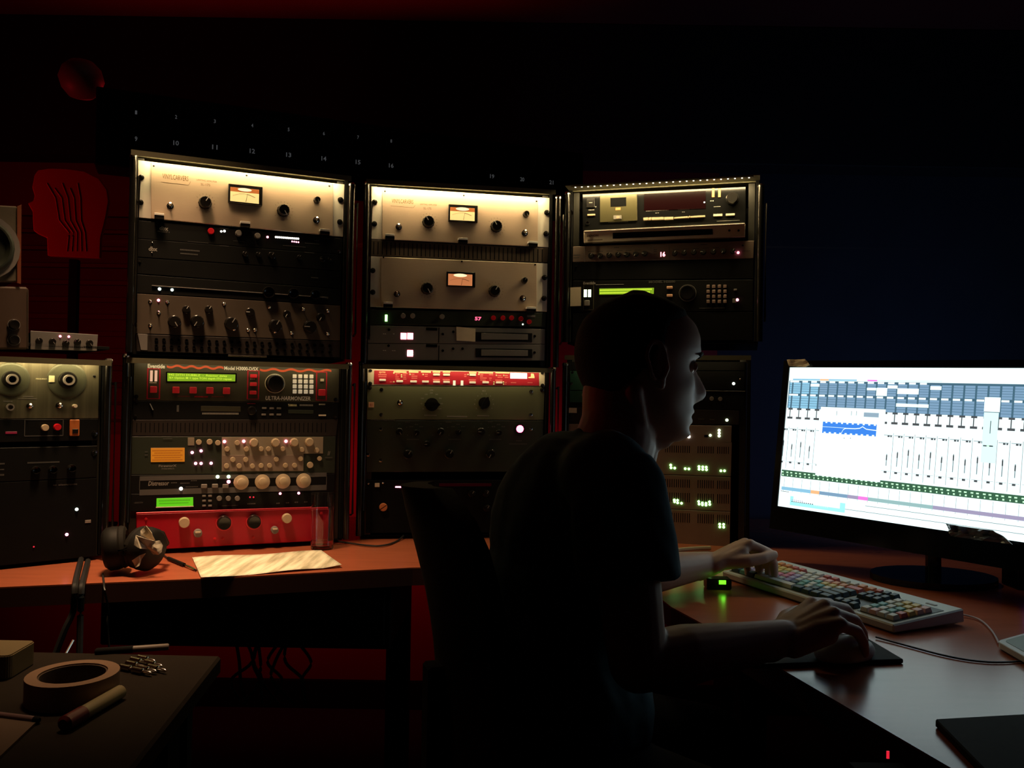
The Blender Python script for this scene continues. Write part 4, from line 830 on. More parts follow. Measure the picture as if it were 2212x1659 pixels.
for i, c in enumerate(chs):
    c0 = max(c, .002) + dU * .10; c1 = min(c + dU * .93, wM)
    for (ta, tb) in ((v1, v2), (v2, v3)):
        hh = (ta - tb); ui.rect('sky' if i < 4 else 'blue', c0, c1, tb + hh * .02, ta - hh * .15, 2)
        for r in range(1, 5): ui.rect('slate', c0, c1, tb + hh * (.02 + r * .165), tb + hh * (.02 + r * .165) + .0008, 3)
        if ta == v2 or i < 15: ui.rect('white', c0, c0 + dU * .62, ta - hh * .14, ta - hh * .02, 3)
    # rounded panels below the inserts
    ui.rect('ink', c + dU * .93, c + dU * 1.02, v4, v3, 2); ui.rect('ink', c - dU * .1, c + dU * .25, v3 - .004, v3, 2); ui.rect('ink', c + dU * .75, c + dU * 1.05, v3 - .004, v3, 2)
    ui.rect('ink', c - dU * .1, c + dU * .3, v4 - .001, v4 + .004, 2); ui.rect('ink', c + dU * .7, c + dU * 1.05, v4 - .001, v4 + .004, 2)
    vl = vy(921); ui.rect('thin', c - .0004, c + .0004, vy(1010), vl, 2)
    ui.rect('ink', c + dU * .45, c + dU * .65, vy(929), vy(926), 2); ui.rect('ink', c + dU * .72, c + dU * .85, vy(929), vy(926), 2); ui.rect('thin', c + dU * .1, c + dU * .9, vy(926), vy(925), 2)
    ui.rect('thin', c + dU * .48, c + dU * .55, vy(985), vy(950 + (i * 7) % 13), 2); ui.rect('ink', c + dU * .46, c + dU * .57, vy(962 + (i * 7) % 13), vy(952 + (i * 7) % 13), 3)
    ui.rect('ink', c + dU * .35, c + dU * .62, vy(999), vy(995.5), 2); ui.rect('thin', c + dU * .1, c + dU * .9, vy(995.5), vy(995), 2)
    ui.rect('thin', c - .0003, c + .0003, vy(1060), vy(1030), 2)
    for (f0, f1) in ((.15, .35), (.60, .85)):
        ui.rect('mint', c + dU * f0, c + dU * (f0 + .22), vy(1020), vy(1017.5), 3); ui.rect('mint', c + dU * (f0 + .1), c + dU * f1, vy(1026), vy(1023), 3)
ui.rect('dgreen', .002, wM, vy(1028), vy(1014), 2)
for x0, x1, y0, y1 in [(318, 382, 308, 330), (738, 805, 338, 358), (810, 885, 338, 400), (892, 965, 320, 345), (966, 1042, 342, 386), (1046, 1122, 344, 388), (1212, 1292, 326, 355), (956, 1035, 454, 482), (1038, 1114, 458, 484), (1118, 1196, 460, 488)]:
    p, q = zm(x0, y0), zm(x1, y1); ui.rect('white', p[0], q[0], q[1], p[1], 4)
def strip(y0, y1, segs):
    for c, X0, X1 in segs: ui.rect(c, zm(X0, 280)[0], min(zm(X1, 280)[0], wM), vy(y1), vy(y0), 4)
strip(818, 821, [('sky', 185, 388), ('orange', 388, 452), ('sky', 452, 662), ('magenta', 742, 815), ('mintp', 815, 1300)])
strip(1050, 1057, [('sky', 170, 388), ('orange', 388, 452), ('blue', 452, 662), ('mauve', 662, 742), ('magenta', 742, 815), ('teal', 815, 1300), ('mauve', 1300, 2000)])
ui.rect('thin', zm(800, 280)[0], wM, vy(1068), vy(1067), 2); ui.rect('thin', zm(560, 280)[0], wM, vy(1080), vy(1079), 2)
# plug-in window
p0 = zm(395, 480); p1 = zm(842, 1040); ui.rect('white', p0[0], p1[0] - .002, vy(1020) + .002, p0[1], 5)
q0, q1 = zm(410, 590), zm(805, 695); a_, b_ = q0[0], q1[0]; bt, bb = q0[1], zm(410, 675)[1]
ui.rect('royal', a_, b_, bb, bt, 6)
for i in range(10): ui.rect('white', a_ + (i + .5) * (b_ - a_) / 10, a_ + (i + .85) * (b_ - a_) / 10, bt - .003, bt + .0005, 7); ui.rect('white', a_ + (i + .3) * (b_ - a_) / 10, a_ + (i + .7) * (b_ - a_) / 10, bb, bb + .003, 7)
def curve(pts, t):
    for i in range(len(pts) - 1): (x0, y0), (x1, y1) = pts[i], pts[i + 1]; ui.q('white', [(x0, y0 - t), (x1, y1 - t), (x1, y1 + t), (x0, y0 + t)], 8)
H_ = bt - bb; Wd = b_ - a_
curve([(a_ + Wd * .36, bb), (a_ + Wd * .40, bb + H_ * .40), (a_ + Wd * .44, bb + H_ * .52), (a_ + Wd * .62, bb + H_ * .54), (a_ + Wd * .70, bb + H_ * .6), (a_ + Wd * .75, bb + H_ * .75), (a_ + Wd * .82, bb + H_ * .56), (b_, bb + H_ * .5)], .0009); curve([(a_, bb + H_ * .55), (a_ + Wd * .45, bb + H_ * .55)], .0004)
m0 = zm(716, 522); m1 = zm(825, 560); ui.rect('slateb', m0[0], m1[0], m1[1], m0[1], 6)
for X in (512, 622, 660): a = zm(X, 512); c = zm(X, 545); ui.rect('thin', a[0], a[0] + .001, c[1], a[1], 6)
for X in (565, 612): a = zm(X, 712); ui.rect('ink', a[0], a[0] + .002, a[1] - .0015, a[1], 6)
# floating fader strip
f0 = zm(1618, 408); f1 = zm(1728, 520); ui.rect('white', f0[0], f1[0], f1[1], f0[1], 6); ui.rect('thin', f0[0], f1[0], f1[1] - .0015, f1[1], 7)
f2 = zm(1600, 910); ui.rect('pale', zm(1612, 525)[0], zm(1722, 525)[0], f2[1] + .004, f1[1] - .0015, 5)
a = zm(1660, 585); b = zm(1660, 680); ui.rect('ink', a[0], a[0] + .0014, b[1], a[1], 7); a = zm(1605, 765); b = zm(1678, 780); ui.rect('ink', a[0], b[0], b[1], a[1], 7)
a = zm(1632, 768); b = zm(1650, 778); ui.rect('mint', a[0], b[0], b[1], a[1], 8)
# lower-left status box
a = zm(165, 1170); c = zm(570, 1275); ui.rect('cyan', a[0], c[0], vy(1087) , vy(1068), 5); ui.rect('white', a[0] + .008, c[0] - .012, vy(1080), vy(1068), 6)
for i in range(11): ui.rect('ink', a[0] + .004 + i * .0052, a[0] + .007 + i * .0052, vy(1080), vy(1078), 7)
for i in range(8): ui.rect('mint', a[0] + .062 + i * .0045, a[0] + .0645 + i * .0045, vy(1082), vy(1080.5), 7)
for i in range(6): ui.rect('mauve', a[0] + .004 + i * .0052, a[0] + .007 + i * .0052, vy(1076.5), vy(1075), 7)
a = zm(100, 1102); ui.rect('ink', .004, .026, vy(1060.5), vy(1059.5), 5)
UC = dict(white=(.80, 1, 1), slate=(.05, .115, .165), sky=(.22, .46, .62), blue=(.17, .29, .42), ink=(.06, .065, .07), thin=(.14, .20, .22), dgreen=(.035, .10, .055), mint=(.55, 1, .6), orange=(1, .42, .2), magenta=(.72, .18, .62), mintp=(.62, .9, .8),
          mauve=(.30, .27, .40), teal=(.26, .42, .42), royal=(.04, .20, .68), slateb=(.24, .34, .42), pale=(.62, .95, .93), cyan=(.32, .85, .92))
for c, b in ui.b.items():
    o = b.ob('screen_print', scr(c, UC[c]), mo); o['kind'] = 'stuff'
# stand
mp = mw @ Vector((0, .03, -.05)); cz = mw @ Vector((0, .10, .05))
sc_ = mw.inverted()
st = MB().tube([mw @ Vector((0, .036, .12)), Vector((cz.x, cz.y, DESK + .15)), Vector((cz.x, cz.y, DESK + .01))], .016, 12).ob('neck', M['blackgloss'], mo, smooth=True); st.matrix_parent_inverse = sc_
bs = MB().slab([(cz.x + .13 * math.cos(q), cz.y + .10 * math.sin(q)) for q in [2 * PI * i / 24 for i in range(24)]], DESK + .0005, DESK + .014).ob('base', M['blackgloss'], mo); bs.matrix_parent_inverse = sc_
# crumpled paper on the monitor corner, dark crumpled foil at its lower edge
def crumple(name, P, pts, m, label, cat, out, amp, thick=.004):
    r = random.Random(7); q = [P.ab(*p, out) for p in pts]; cx = sum(a for a, b in q) / len(q); cy = sum(b for a, b in q) / len(q)
    bm = bmesh.new(); ring = []
    vs = [bm.verts.new((a - cx, 0, b - cy)) for a, b in q]; f = bm.faces.new(vs)
    bmesh.ops.triangulate(bm, faces=bm.faces[:]); bmesh.ops.subdivide_edges(bm, edges=bm.edges[:], cuts=4, use_grid_fill=True)
    for v_ in bm.verts: v_.co.y -= abs(mnoise.noise(Vector((v_.co.x * 60, 3.1, v_.co.z * 60)))) * amp
    ext = bmesh.ops.solidify(bm, geom=bm.faces[:], thickness=thick)
    me = bpy.data.meshes.new(name); bm.to_mesh(me); bm.free(); o = link(name, me, m); o.matrix_world = P.frame(cx, cy, out); return tag(o, label, cat)
crumple('folded_paper', PM, [(1700, 777), (1741, 776), (1751, 789), (1742, 793), (1706, 791)], M['note'], 'scrap of tan paper stuck on the top corner of the monitor', 'paper', .008, .006, .001)
crumple('plastic_bag', PM, [(2044, 1131), (2100, 1140), (2150, 1146), (2180, 1166), (2192, 1176), (2110, 1166), (2056, 1158), (2050, 1142)], mat('dark glossy film', (.14, .17, .19), .25, .2), 'dark shiny crumpled film over the lower edge of the monitor', 'plastic film', .014, .02, .002)

# ---------------------------------------------------------------- keyboard
ax = Vector((-.39, .921, 0)).normalized(); bx = Vector((.921, .39, 0)).normalized(); KW, KD = .455, .165
tl_ = math.radians(4.5); bt_ = (bx * math.cos(tl_) + Vector((0, 0, math.sin(tl_)))).normalized(); kn = bt_.cross(ax).normalized()
o_ = T(1930, 1345, .770); o_ = Vector((o_.x, o_.y, .7662))
# local: x runs to the right end (−ax), y depth away from the user, z normal
xr = -ax; yv = bt_; zv = xr.cross(yv).normalized()
org = o_ + ax * (KW / 2)
kmw = Matrix(((xr.x, yv.x, zv.x, org.x), (xr.y, yv.y, zv.y, org.y), (xr.z, yv.z, zv.z, org.z), (0, 0, 0, 1)))
kb = empty('keyboard', 'off-white keyboard with many coloured keycaps in front of the monitor', 'keyboard', mw=kmw)
wpl = mat('keyboard plastic', (.50, .56, .53), .45)
b = MB().add([(-KW / 2, 0, 0), (KW / 2, 0, 0), (KW / 2, KD, 0), (-KW / 2, KD, 0), (-KW / 2, 0, -.014), (KW / 2, 0, -.014), (KW / 2, KD, -.024), (-KW / 2, KD, -.024)], HEX); b.ob('case', wpl, kb, bevel=.0025)
wells = [(-.218, .068), (.076, .130), (.138, .218)]
for a, c in wells: MB().box(a, c, .012, .128, .0001, .0008).ob('key_well', M['dgreen'], kb)
KC = dict(w=(.55, .56, .50), y=(.62, .48, .12), o=(.60, .22, .06), r=(.50, .10, .08), p=(.62, .22, .32), g=(.10, .32, .24), b=(.10, .16, .5), d=(.02, .05, .06), l=(.38, .34, .55), t=(.12, .38, .36), pk=(.65, .38, .34), gy=(.35, .40, .22))
kmat = {k: mat('keycap ' + k, c, .5) for k, c in KC.items()}
kme = {}
def key(x0, x1, y0, y1, c):
    wd = round(x1 - x0, 4)
    if (wd, c) not in kme:
        w2 = wd / 2 - .0008; h2 = (y1 - y0) / 2 - .0008; t = .0022
        me = MB().add([(-w2, -h2, 0), (w2, -h2, 0), (w2, h2, 0), (-w2, h2, 0), (-w2 + t, -h2 + t, .0075), (w2 - t, -h2 + t, .0075), (w2 - t, h2 - t * .6, .0085), (-w2 + t, h2 - t * .6, .0085)], HEX).me('keycap', bevel=.0006); me.materials.append(kmat[c]); kme[(wd, c)] = me
    o = bpy.data.objects.new('keycap', kme[(wd, c)]); COL.objects.link(o); o.parent = kb; o.location = ((x0 + x1) / 2, (y0 + y1) / 2, .0008)
rows = [  # bottom to top, left to right
    (.0125, 'ddd_____dddd', [1.3, 1.2, 1.3, 6.2, 1.3, 1.2, 1.2, 1.3]),
]
u_ = .0190; ys = [.0135 + i * .0186 for i in range(5)] + [.1125]
def row(y, x, spec):
    for wd, c in spec: key(x, x + wd * u_, y, y + .0175, c); x += wd * u_
row(ys[0], -.216, [(1.4, 'd'), (1.2, 'g'), (1.3, 'd'), (5.9, 'w'), (1.3, 'd'), (1.2, 'd'), (1.2, 'd'), (1.4, 'd')])
row(ys[1], -.216, [(2.2, 'l')] + [(1, c) for c in ['l', 'w', 'b', 'l', 'w', 'l', 'd', 'g', 'w', 'd']] + [(2.7, 'd')])
row(ys[2], -.216, [(1.8, 'w')] + [(1, c) for c in ['l', 'l', 'p', 'p', 'p', 'l', 'w', 't', 'w', 't', 'w']] + [(2.1, 'd')])
row(ys[3], -.216, [(1.5, 'w')] + [(1, c) for c in ['gy', 'y', 'y', 'gy', 'p', 'l', 'w', 'w', 't', 'y', 'y', 'w']] + [(1.4, 'd')])
row(ys[4], -.216, [(1, c) for c in ['w', 'y', 'y', 'y', 'y', 'w', 'w', 'w', 'w', 'pk', 'pk', 'o', 'o']] + [(1.9, 'r')])
x = -.216
for i, c in enumerate(['w', 'o', 'o', 'r', 'r', 'w', 'w', 'r', 'r', 'w', 'w', 'o', 'o']): key(x, x + u_, ys[5], ys[5] + .0145, c); x += u_ * (1.12 if i not in (0, 4, 8) else 1.45)
for i in range(3):
    for yy in (2.0, 3, 4): key(.0775 + i * .0172, .0775 + (i + 1) * .0172, ys[int(yy)] if yy != 2.0 else ys[0], (ys[int(yy)] if yy != 2.0 else ys[0]) + .0175, 'd')
    key(.0775 + i * .0172, .0775 + (i + 1) * .0172, ys[5], ys[5] + .0145, 'd' if i else 'r')
key(.0947, .1119, ys[1], ys[1] + .0175, 'd')
num_c = [['w', 'pk', 'w', 'w'], ['t', 'w', 't', 'r'], ['t', 'w', 't', 'y'], ['w', 'gy', 'y', 'pk'], ['w', 'y', 'y', 'pk']]
for r in range(5):
    for i in range(4): key(.1405 + i * .0188, .1405 + (i + 1) * .0188, ys[r], ys[r] + .0175, num_c[r][i])
MB().box(.17, .19, .140, .146, .0001, .001).ob('badge', M['grey'], kb)

# cables
def cable(name, pts, r, m, label, parent=None, res=6):
    P = [Vector(p) for p in pts]; out = []
    for i in range(len(P) - 1):
        p0, p1, p2, p3 = P[max(i - 1, 0)], P[i], P[i + 1], P[min(i + 2, len(P) - 1)]
        for t in range(res):
            f = t / res; out.append(.5 * ((2 * p1) + (p2 - p0) * f + (2 * p0 - 5 * p1 + 4 * p2 - p3) * f * f + (3 * p1 - p0 - 3 * p2 + p3) * f ** 3))
    out.append(P[-1]); o = MB().tube(out, r, 7).ob(name, m, parent, smooth=True)
    if label: tag(o, label, 'cable')
    return o
lc = mat('pale cable', (.45, .38, .40), .5); dc = mat('black rubber', (.012, .012, .012), .5)
cable('keyboard_cable', [T(2050, 1322, .758), T(2072, 1326, .755), T(2115, 1338, .753), T(2142, 1362, .753), T(2158, 1390, .754)], .0016, lc, 'thin pale cable from the keyboard end to the white device')
cable('mouse_cable', [T(1892, 1376, .753), T(1960, 1395, .7522), T(2040, 1416, .7522), T(2110, 1428, .7522), T(2180, 1430, .7522), T(2300, 1420, .7522)], .0015, dc, 'thin dark cable running across the desk from the mouse')

# pads
padm = mat('charcoal rubber pad', (.022, .028, .032), .85, spec=.25, noise=.2, ns=80)
def pad(pts, h, label, name='mouse_pad'):
    q = [T(*p) for p in pts]; c = sum(q, Vector()) / 4
    o = MB().slab([(p.x - c.x, p.y - c.y) for p in q], .0004, h).ob(name, padm, bevel=.0015); o.location = (c.x, c.y, DESK); return tag(o, label, 'mouse pad')
pad([(1625, 1446), (1952, 1434), (1862, 1380), (1570, 1362)], .007, 'dark mouse pad under the hand on the mouse')
pad([(2020, 1571), (2330, 1553), (2420, 1760), (2200, 1760)], .010, 'dark pad cut by the lower right picture corner')
# mouse under the right hand
HM = T(1805, 1400, .757)
# white device at right
dv = empty('white_tablet', 'white rounded device with a grey green face by the keyboard cable end', 'gadget', T(2215, 1404))
q = [T(2153, 1402) - dv.location, T(2215, 1384) - dv.location, T(2330, 1410) - dv.location, T(2235, 1450) - dv.location]
def roundpoly(pts, r, n=5):
    out = []
    for i in range(len(pts)):
        p, a, b = Vector(pts[i][:2]), Vector(pts[i - 1][:2]), Vector(pts[(i + 1) % len(pts)][:2]); da, db = (a - p).normalized(), (b - p).normalized()
        for t in range(n + 1): f = t / n; out.append(tuple((1 - f) ** 2 * (p + da * r) + 2 * f * (1 - f) * p + f * f * (p + db * r)))
    return out
MB().slab(roundpoly(q, .012), .003, .013).ob('body', M['whitep'], dv, bevel=.002)
MB().slab(roundpoly([Vector(p) * .93 for p in q], .01), 0.0003, .003).ob('underside', M['dgreen'], dv)
MB().slab(roundpoly([Vector(p) * .74 for p in q], .01), .0131, .0136).ob('face', mat('grey green face', (.20, .27, .22), .5), dv, 'grey green face')
# small box with green light, in front of the man
bx_ = T(1556, 1272); gb = empty('indicator_box', 'tiny black box with a vivid green light on the desk under the forearm', 'gadget', (bx_.x, bx_.y, DESK))
MB().box(-.03, .02, -.012, .02, .0004, .022).ob('body', M['blackgloss'], gb, bevel=.002)
MB().box(-.006, .008, -.0135, -.0121, .012, .020).ob('indicator_light', emi('vivid green', (.18, 1, .02), 1.6), gb)
l = bpy.data.lights.new('green_glow', 'POINT'); l.energy = .003; l.color = (.2, 1, .05); l.shadow_soft_size = .004; lo = bpy.data.objects.new('green_glow', l); COL.objects.link(lo); lo.parent = gb; lo.location = (0, -.025, .016)
# pale stick behind the left forearm
pn = T(1480, 1193); pe = T(1534, 1190); cable('drumstick', [T(1395, 1196, .757), pn + Vector((0, 0, .007)), pe + Vector((0, 0, .007))], .0055, mat('pale wood', (.42, .36, .26), .5), None)
tag(bpy.data.objects['drumstick'], 'pale wooden stick on the desk beyond the left forearm of the man', 'stick')
# blue LED gadget at right picture edge
bp_ = W(2208, 1200, 1.75); bl = empty('power_strip', 'dark box with a blue light at the right picture edge under the monitor', 'gadget', (bp_.x + .03, bp_.y, DESK))
MB().box(-.05, .1, -.02, .04, .0004, bp_.z - DESK + .02).ob('body', M['blackgloss'], bl, bevel=.002); MB().box(-.036, -.012, -.0215, -.0201, bp_.z - DESK - .002, bp_.z - DESK + .003).ob('indicator_light', emi('blue led', (.12, .10, 1), 2.5), bl)
rl = W(1917, 1632, .9); rg = empty('under_desk_switch', 'black switch box with a tiny red light below the desk edge', 'gadget', (rl.x, rl.y, rl.z - .02))
MB().box(-.03, .03, .0, .03, 0, DESK - .041 - rl.z + .02).ob('body', M['matte'], rg, bevel=.001); MB().box(-.0012, .0016, -.0012, -.0001, .017, .025).ob('indicator_light', M['l_red'], rg)

# ---------------------------------------------------------------- things on the left desk
# paper sheet with printed rows
pc = [T(415, 1207), T(694, 1192), T(738, 1227), T(434, 1252)]
pap = mat('lined cream paper', (.80, .74, .55), .75)
nt_ = pap.node_tree; bs_ = nt_.nodes['Principled BSDF']; tc = nt_.nodes.new('ShaderNodeTexCoord'); wv = nt_.nodes.new('ShaderNodeTexNoise'); mp_ = nt_.nodes.new('ShaderNodeMapping'); mx = nt_.nodes.new('ShaderNodeMix'); mx.data_type = 'RGBA'
mp_.inputs['Scale'].default_value = (46, 5, 1); wv.inputs['Scale'].default_value = 1; wv.inputs['Detail'].default_value = 6
mx.inputs[6].default_value = (.45, .42, .28, 1); mx.inputs[7].default_value = (.92, .86, .66, 1)
rm = nt_.nodes.new('ShaderNodeMapRange'); rm.inputs[1].default_value = .38; rm.inputs[2].default_value = .6
nt_.links.new(tc.outputs['Object'], mp_.inputs[0]); nt_.links.new(mp_.outputs[0], wv.inputs['Vector']); nt_.links.new(wv.outputs['Fac'], rm.inputs[0]); nt_.links.new(rm.outputs[0], mx.inputs[0]); nt_.links.new(mx.outputs[2], bs_.inputs['Base Color'])
vs, fs = [], []; NX, NY = 28, 8; c = sum(pc, Vector()) / 4
for j_ in range(NY + 1):
    for i in range(NX + 1):
        f, g_ = i / NX, j_ / NY; p = (pc[0] * (1 - f) + pc[1] * f) * (1 - g_) + (pc[3] * (1 - f) + pc[2] * f) * g_ - c
        vs.append((p.x, p.y, .0012 + .0016 * (1 + math.sin(f * 9 + g_ * 2)) + (.006 * max(0, f - .85) / .15 * g_)))
for j_ in range(NY):
    for i in range(NX): a = j_ * (NX + 1) + i; fs.append((a, a + 1, a + NX + 2, a + NX + 1))
sheet = link('paper_sheet', mesh('paper_sheet', vs, fs, True), pap); sheet.location = (c.x, c.y, DESK); md = sheet.modifiers.new('s', 'SOLIDIFY'); md.thickness = .0006; md.offset = 1
tag(sheet, 'wavy cream sheet of printed paper at the desk edge', 'paper')
# drinking glass
gp = T(694, 1187); gz = DESK + .0005
gh = (W(694, 1068, gp.y).z - DESK); gr = .0285 * gp.y / 2.0
glass = mat('clear glass', (1, 1, 1), .02, trans=1.0, ior=1.45)
gg = empty('drinking_glass', 'tall straight clear glass almost empty beside the red front', 'glass', (gp.x, gp.y + .01, gz))
MB().lathe([(gr * .93, 0), (gr * .95, .002), (gr, gh), (gr - .0016, gh), (gr * .90, .010), (gr * .3, .008)], 32, 'z').ob('vessel', glass, gg, smooth=True)
MB().lathe([(gr * .895, .0105), (gr * .905, .022), (gr * .5, .0221), (.0005, .0221)], 32, 'z').ob('water', mat('water', (1, .9, .85), .01, trans=1.0, ior=1.33), gg, smooth=True)
# headphones
hp = T(270, 1243); hz = DESK; H = empty('headphones', 'black closed headphones standing on the desk with torn white tape on one cup', 'headphones', (hp.x, hp.y + .02, hz))
def ell(c, r, n=18, m=10):
    v, f = [], []
    for i in range(m + 1):
        for k in range(n):
            a, b = PI * i / m, 2 * PI * k / n; v.append((c[0] + r[0] * math.sin(a) * math.cos(b), c[1] + r[1] * math.sin(a) * math.sin(b), c[2] + r[2] * math.cos(a)))
    for i in range(m):
        for k in range(n): f.append((i * n + k, i * n + (k + 1) % n, (i + 1) * n + (k + 1) % n, (i + 1) * n + k))
    return v, f
hb = mat('headphone plastic', (.006, .005, .004), .6, spec=.2); hpad = mat('headphone cushion', (.010, .008, .006), .75, spec=.2, noise=.3, ns=60)
for sx, rot, lab in ((-.034, .25, None), (.036, -.25, None)):
    cup = MB().lathe([(.044, -.014), (.046, -.004), (.045, .010), (.038, .018), (.02, .021)], 28).ob('ear_cup', hb, H, smooth=True)
    cup.rotation_euler = (.15, 0, (PI / 2 if sx > 0 else -PI / 2) + rot * 1.2); cup.location = (sx, 0, .052)
    ring = MB(); 
    ring.tube([(.034 * math.cos(q), .018, .034 * math.sin(q)) for q in [2 * PI * i / 24 for i in range(25)]], .011, 8).ob('cushion', hpad, cup, smooth=True)
MB().tube([(-.040, .01, .08), (-.050, .04, .078), (-.04, .085, .05), (0, .10, .030), (.04, .085, .05), (.050, .04, .078), (.042, .01, .08)], [.005, .006, .008, .009, .008, .006, .005], 10).ob('headband', hb, H, smooth=True)
tape = mat('dirty white tape', (.74, .66, .50), .6, noise=.12, ns=40)
def scrap(pts, name, seed, parent, y):
    bm = bmesh.new(); f = bm.faces.new([bm.verts.new(p) for p in pts]); bmesh.ops.triangulate(bm, faces=bm.faces[:]); bmesh.ops.subdivide_edges(bm, edges=bm.edges[:], cuts=3, use_grid_fill=True)
    for v_ in bm.verts: v_.co.y += .006 * mnoise.noise(v_.co * 50 + Vector((seed, 0, 0)))
    bmesh.ops.solidify(bm, geom=bm.faces[:], thickness=.0008); me = bpy.data.meshes.new(name); bm.to_mesh(me); bm.free(); return link(name, me, tape, parent, 'torn white tape')
def hpx(x, y, yy): p = W(150 + x / 6.703, 1080 + y / 6.703, hp.y + yy); return p - H.location
scrap([hpx(1110, 370, -.02), hpx(1195, 480, -.02), hpx(1230, 585, -.01), hpx(1185, 590, -.01), hpx(1040, 510, -.02), hpx(1035, 440, -.02)], 'tape_scrap', 1, H, 0)
scrap([hpx(965, 510, -.03), hpx(1060, 540, -.03), hpx(1240, 600, -.02), hpx(1300, 590, -.015), hpx(1350, 660, -.01), hpx(1340, 750, -.01), hpx(1290, 795, -.015), hpx(1200, 790, -.02), hpx(1150, 720, -.02), hpx(1030, 700, -.03), hpx(945, 650, -.03)], 'tape_scrap', 5, H, 0)
scrap([hpx(900, 880, -.035), hpx(1020, 800, -.03), hpx(1110, 770, -.028), hpx(1040, 860, -.03), hpx(1000, 960, -.035), hpx(945, 985, -.035)], 'tape_scrap', 9, H, 0)
jk = [T(350, 1196, DESK + .004), T(362, 1205, DESK + .004), T(372, 1211, DESK + .004), T(395, 1219, DESK + .004), T(410, 1224, DESK + .003), T(424, 1232, DESK + .003)]
hc = cable('headphone_lead', [T(335, 1180, DESK + .02)] + jk, .0018, dc, 'short black lead with plug running from the headphones to the paper')
MB().tube([T(364, 1206, DESK + .005), T(398, 1220, DESK + .005)], .0042, 8).ob('connector', hb, hc, smooth=True); MB().tube([T(398, 1220, DESK + .005), T(420, 1230, DESK + .004)], .0016, 8).ob('plug_tip', M['chrome'], hc, smooth=True)
# dark hanging leads
for i, (pts, lab) in enumerate([([T(175, 1208, DESK + .0075), T(168, 1235, DESK + .0075), T(163, 1259, DESK + .009), W(161, 1276, 1.60), W(158, 1320, 1.60), W(140, 1360, 1.59), W(120, 1412, 1.58)], 'black lead falling over the desk edge on the left, spreading outward'),
                                ([T(190, 1212, DESK + .0075), T(183, 1240, DESK + .0075), T(178, 1259, DESK + .009), W(176, 1276, 1.60), W(174, 1330, 1.60), W(172, 1412, 1.59)], 'black lead falling straight over the desk edge beside its twin'),
                                ([T(222, 1240, DESK + .003), T(224, 1255, DESK + .003), W(226, 1275, 1.615), W(235, 1320, 1.66), W(232, 1345, 1.66), W(236, 1400, 1.66)], 'black lead hanging over the desk edge below the headphones')]):
    cable('hanging_lead', pts, .006 if i < 2 else .002, dc, lab)
cable('desk_cable', [T(700, 1165, DESK + .004), T(790, 1178, DESK + .004), T(830, 1178, DESK + .004), T(862, 1166, DESK + .004), T(885, 1140, DESK + .02)], .0025, dc, 'black cable curling on the desk behind the chair')
r2 = random.Random(5)
for i in range(9):
    x = 505 + i * 18; y = 2.05 + (i % 3) * .05
    cable('tangled_cable', [W(x + r2.uniform(-20, 20), 1385, y), W(x + r2.uniform(-25, 25), 1430, y), W(x + r2.uniform(-25, 25), 1470, y), W(x + r2.uniform(-20, 30), 1520, y)], .004, dc, None)
for o in [o for o in bpy.data.objects if o.name.startswith('tangled_cable')]: tag(o, 'black cable in the tangle hanging below the under-desk cabinet', 'cable', 'tangled cables under the desk')

# ---------------------------------------------------------------- foreground table
TZ = .70
def TT(px, py, z=TZ): return T(px, py, z)
ta = TT(478, 1416); tb = TT(286, 1659)
tbl = empty('side_table', 'dark brown low table in the lower left foreground', 'table', (-.9, 1.0, 0)); tm = mat('dark brown leatherette', (.014, .009, .005), .75, spec=.12, noise=.25, ns=30, bump=.1)
wob(MB().slab([(-1.6, ta.y + .02), (ta.x, ta.y), (tb.x, tb.y), (tb.x, .35), (-1.6, .35)], TZ - .03, TZ), 'table_top', tm, tbl, bevel=.004)
for x, y in ((-1.5, 1.25), (-.52, 1.25), (-1.5, .5), (-.52, .5)): wob(MB().box(x - .025, x + .025, y - .025, y + .025, 0, TZ - .03), 'leg', M['matte'], tbl, bevel=.003)
wob(MB().box(-1.55, ta.x - .03, ta.y - .06, ta.y - .04, .15, TZ - .03), 'back_apron', M['matte'], tbl); wob(MB().box(-.56, -.545, .5, ta.y - .06, .15, TZ - .03), 'side_apron', M['matte'], tbl)
# tape roll
tr = TT(140, 1518); tw = .060; ro = MB(); N = 36
th = .034
ro.lathe([(tw, 0), (tw, th), (tw * .80, th), (tw * .78, .004)], N, 'z'); o = MB()
v_, f_ = [], []
for k in range(N):
    q = 2 * PI * k / N
    for r, h in ((tw, 0), (tw, th), (tw * .74, th), (tw * .74, 0)): v_.append((r * math.cos(q), r * math.sin(q), h))
for k in range(N):
    for j_ in range(4): f_.append((k * 4 + j_, k * 4 + (j_ + 1) % 4, ((k + 1) % N) * 4 + (j_ + 1) % 4, ((k + 1) % N) * 4 + j_))
te = empty('tape_roll', 'roll of tan masking tape on the dark foreground table', 'tape', (tr.x, tr.y + .02, TZ + .0004)); link('tape', mesh('tape', v_, f_, True), mat('masking tape', (.24, .14, .08), .6), te).data.set_sharp_from_angle(angle=.6)
v_ = [((x * .97 if abs(math.hypot(x, y)) > tw * .9 else x), y, z) for x, y, z in v_]
MB().lathe([(tw * .735, .002), (tw * .735, th - .002), (tw * .70, th - .002), (tw * .69, .003)], N, 'z').ob('core', mat('cardboard core', (.08, .05, .03), .8), te, 'dark core')
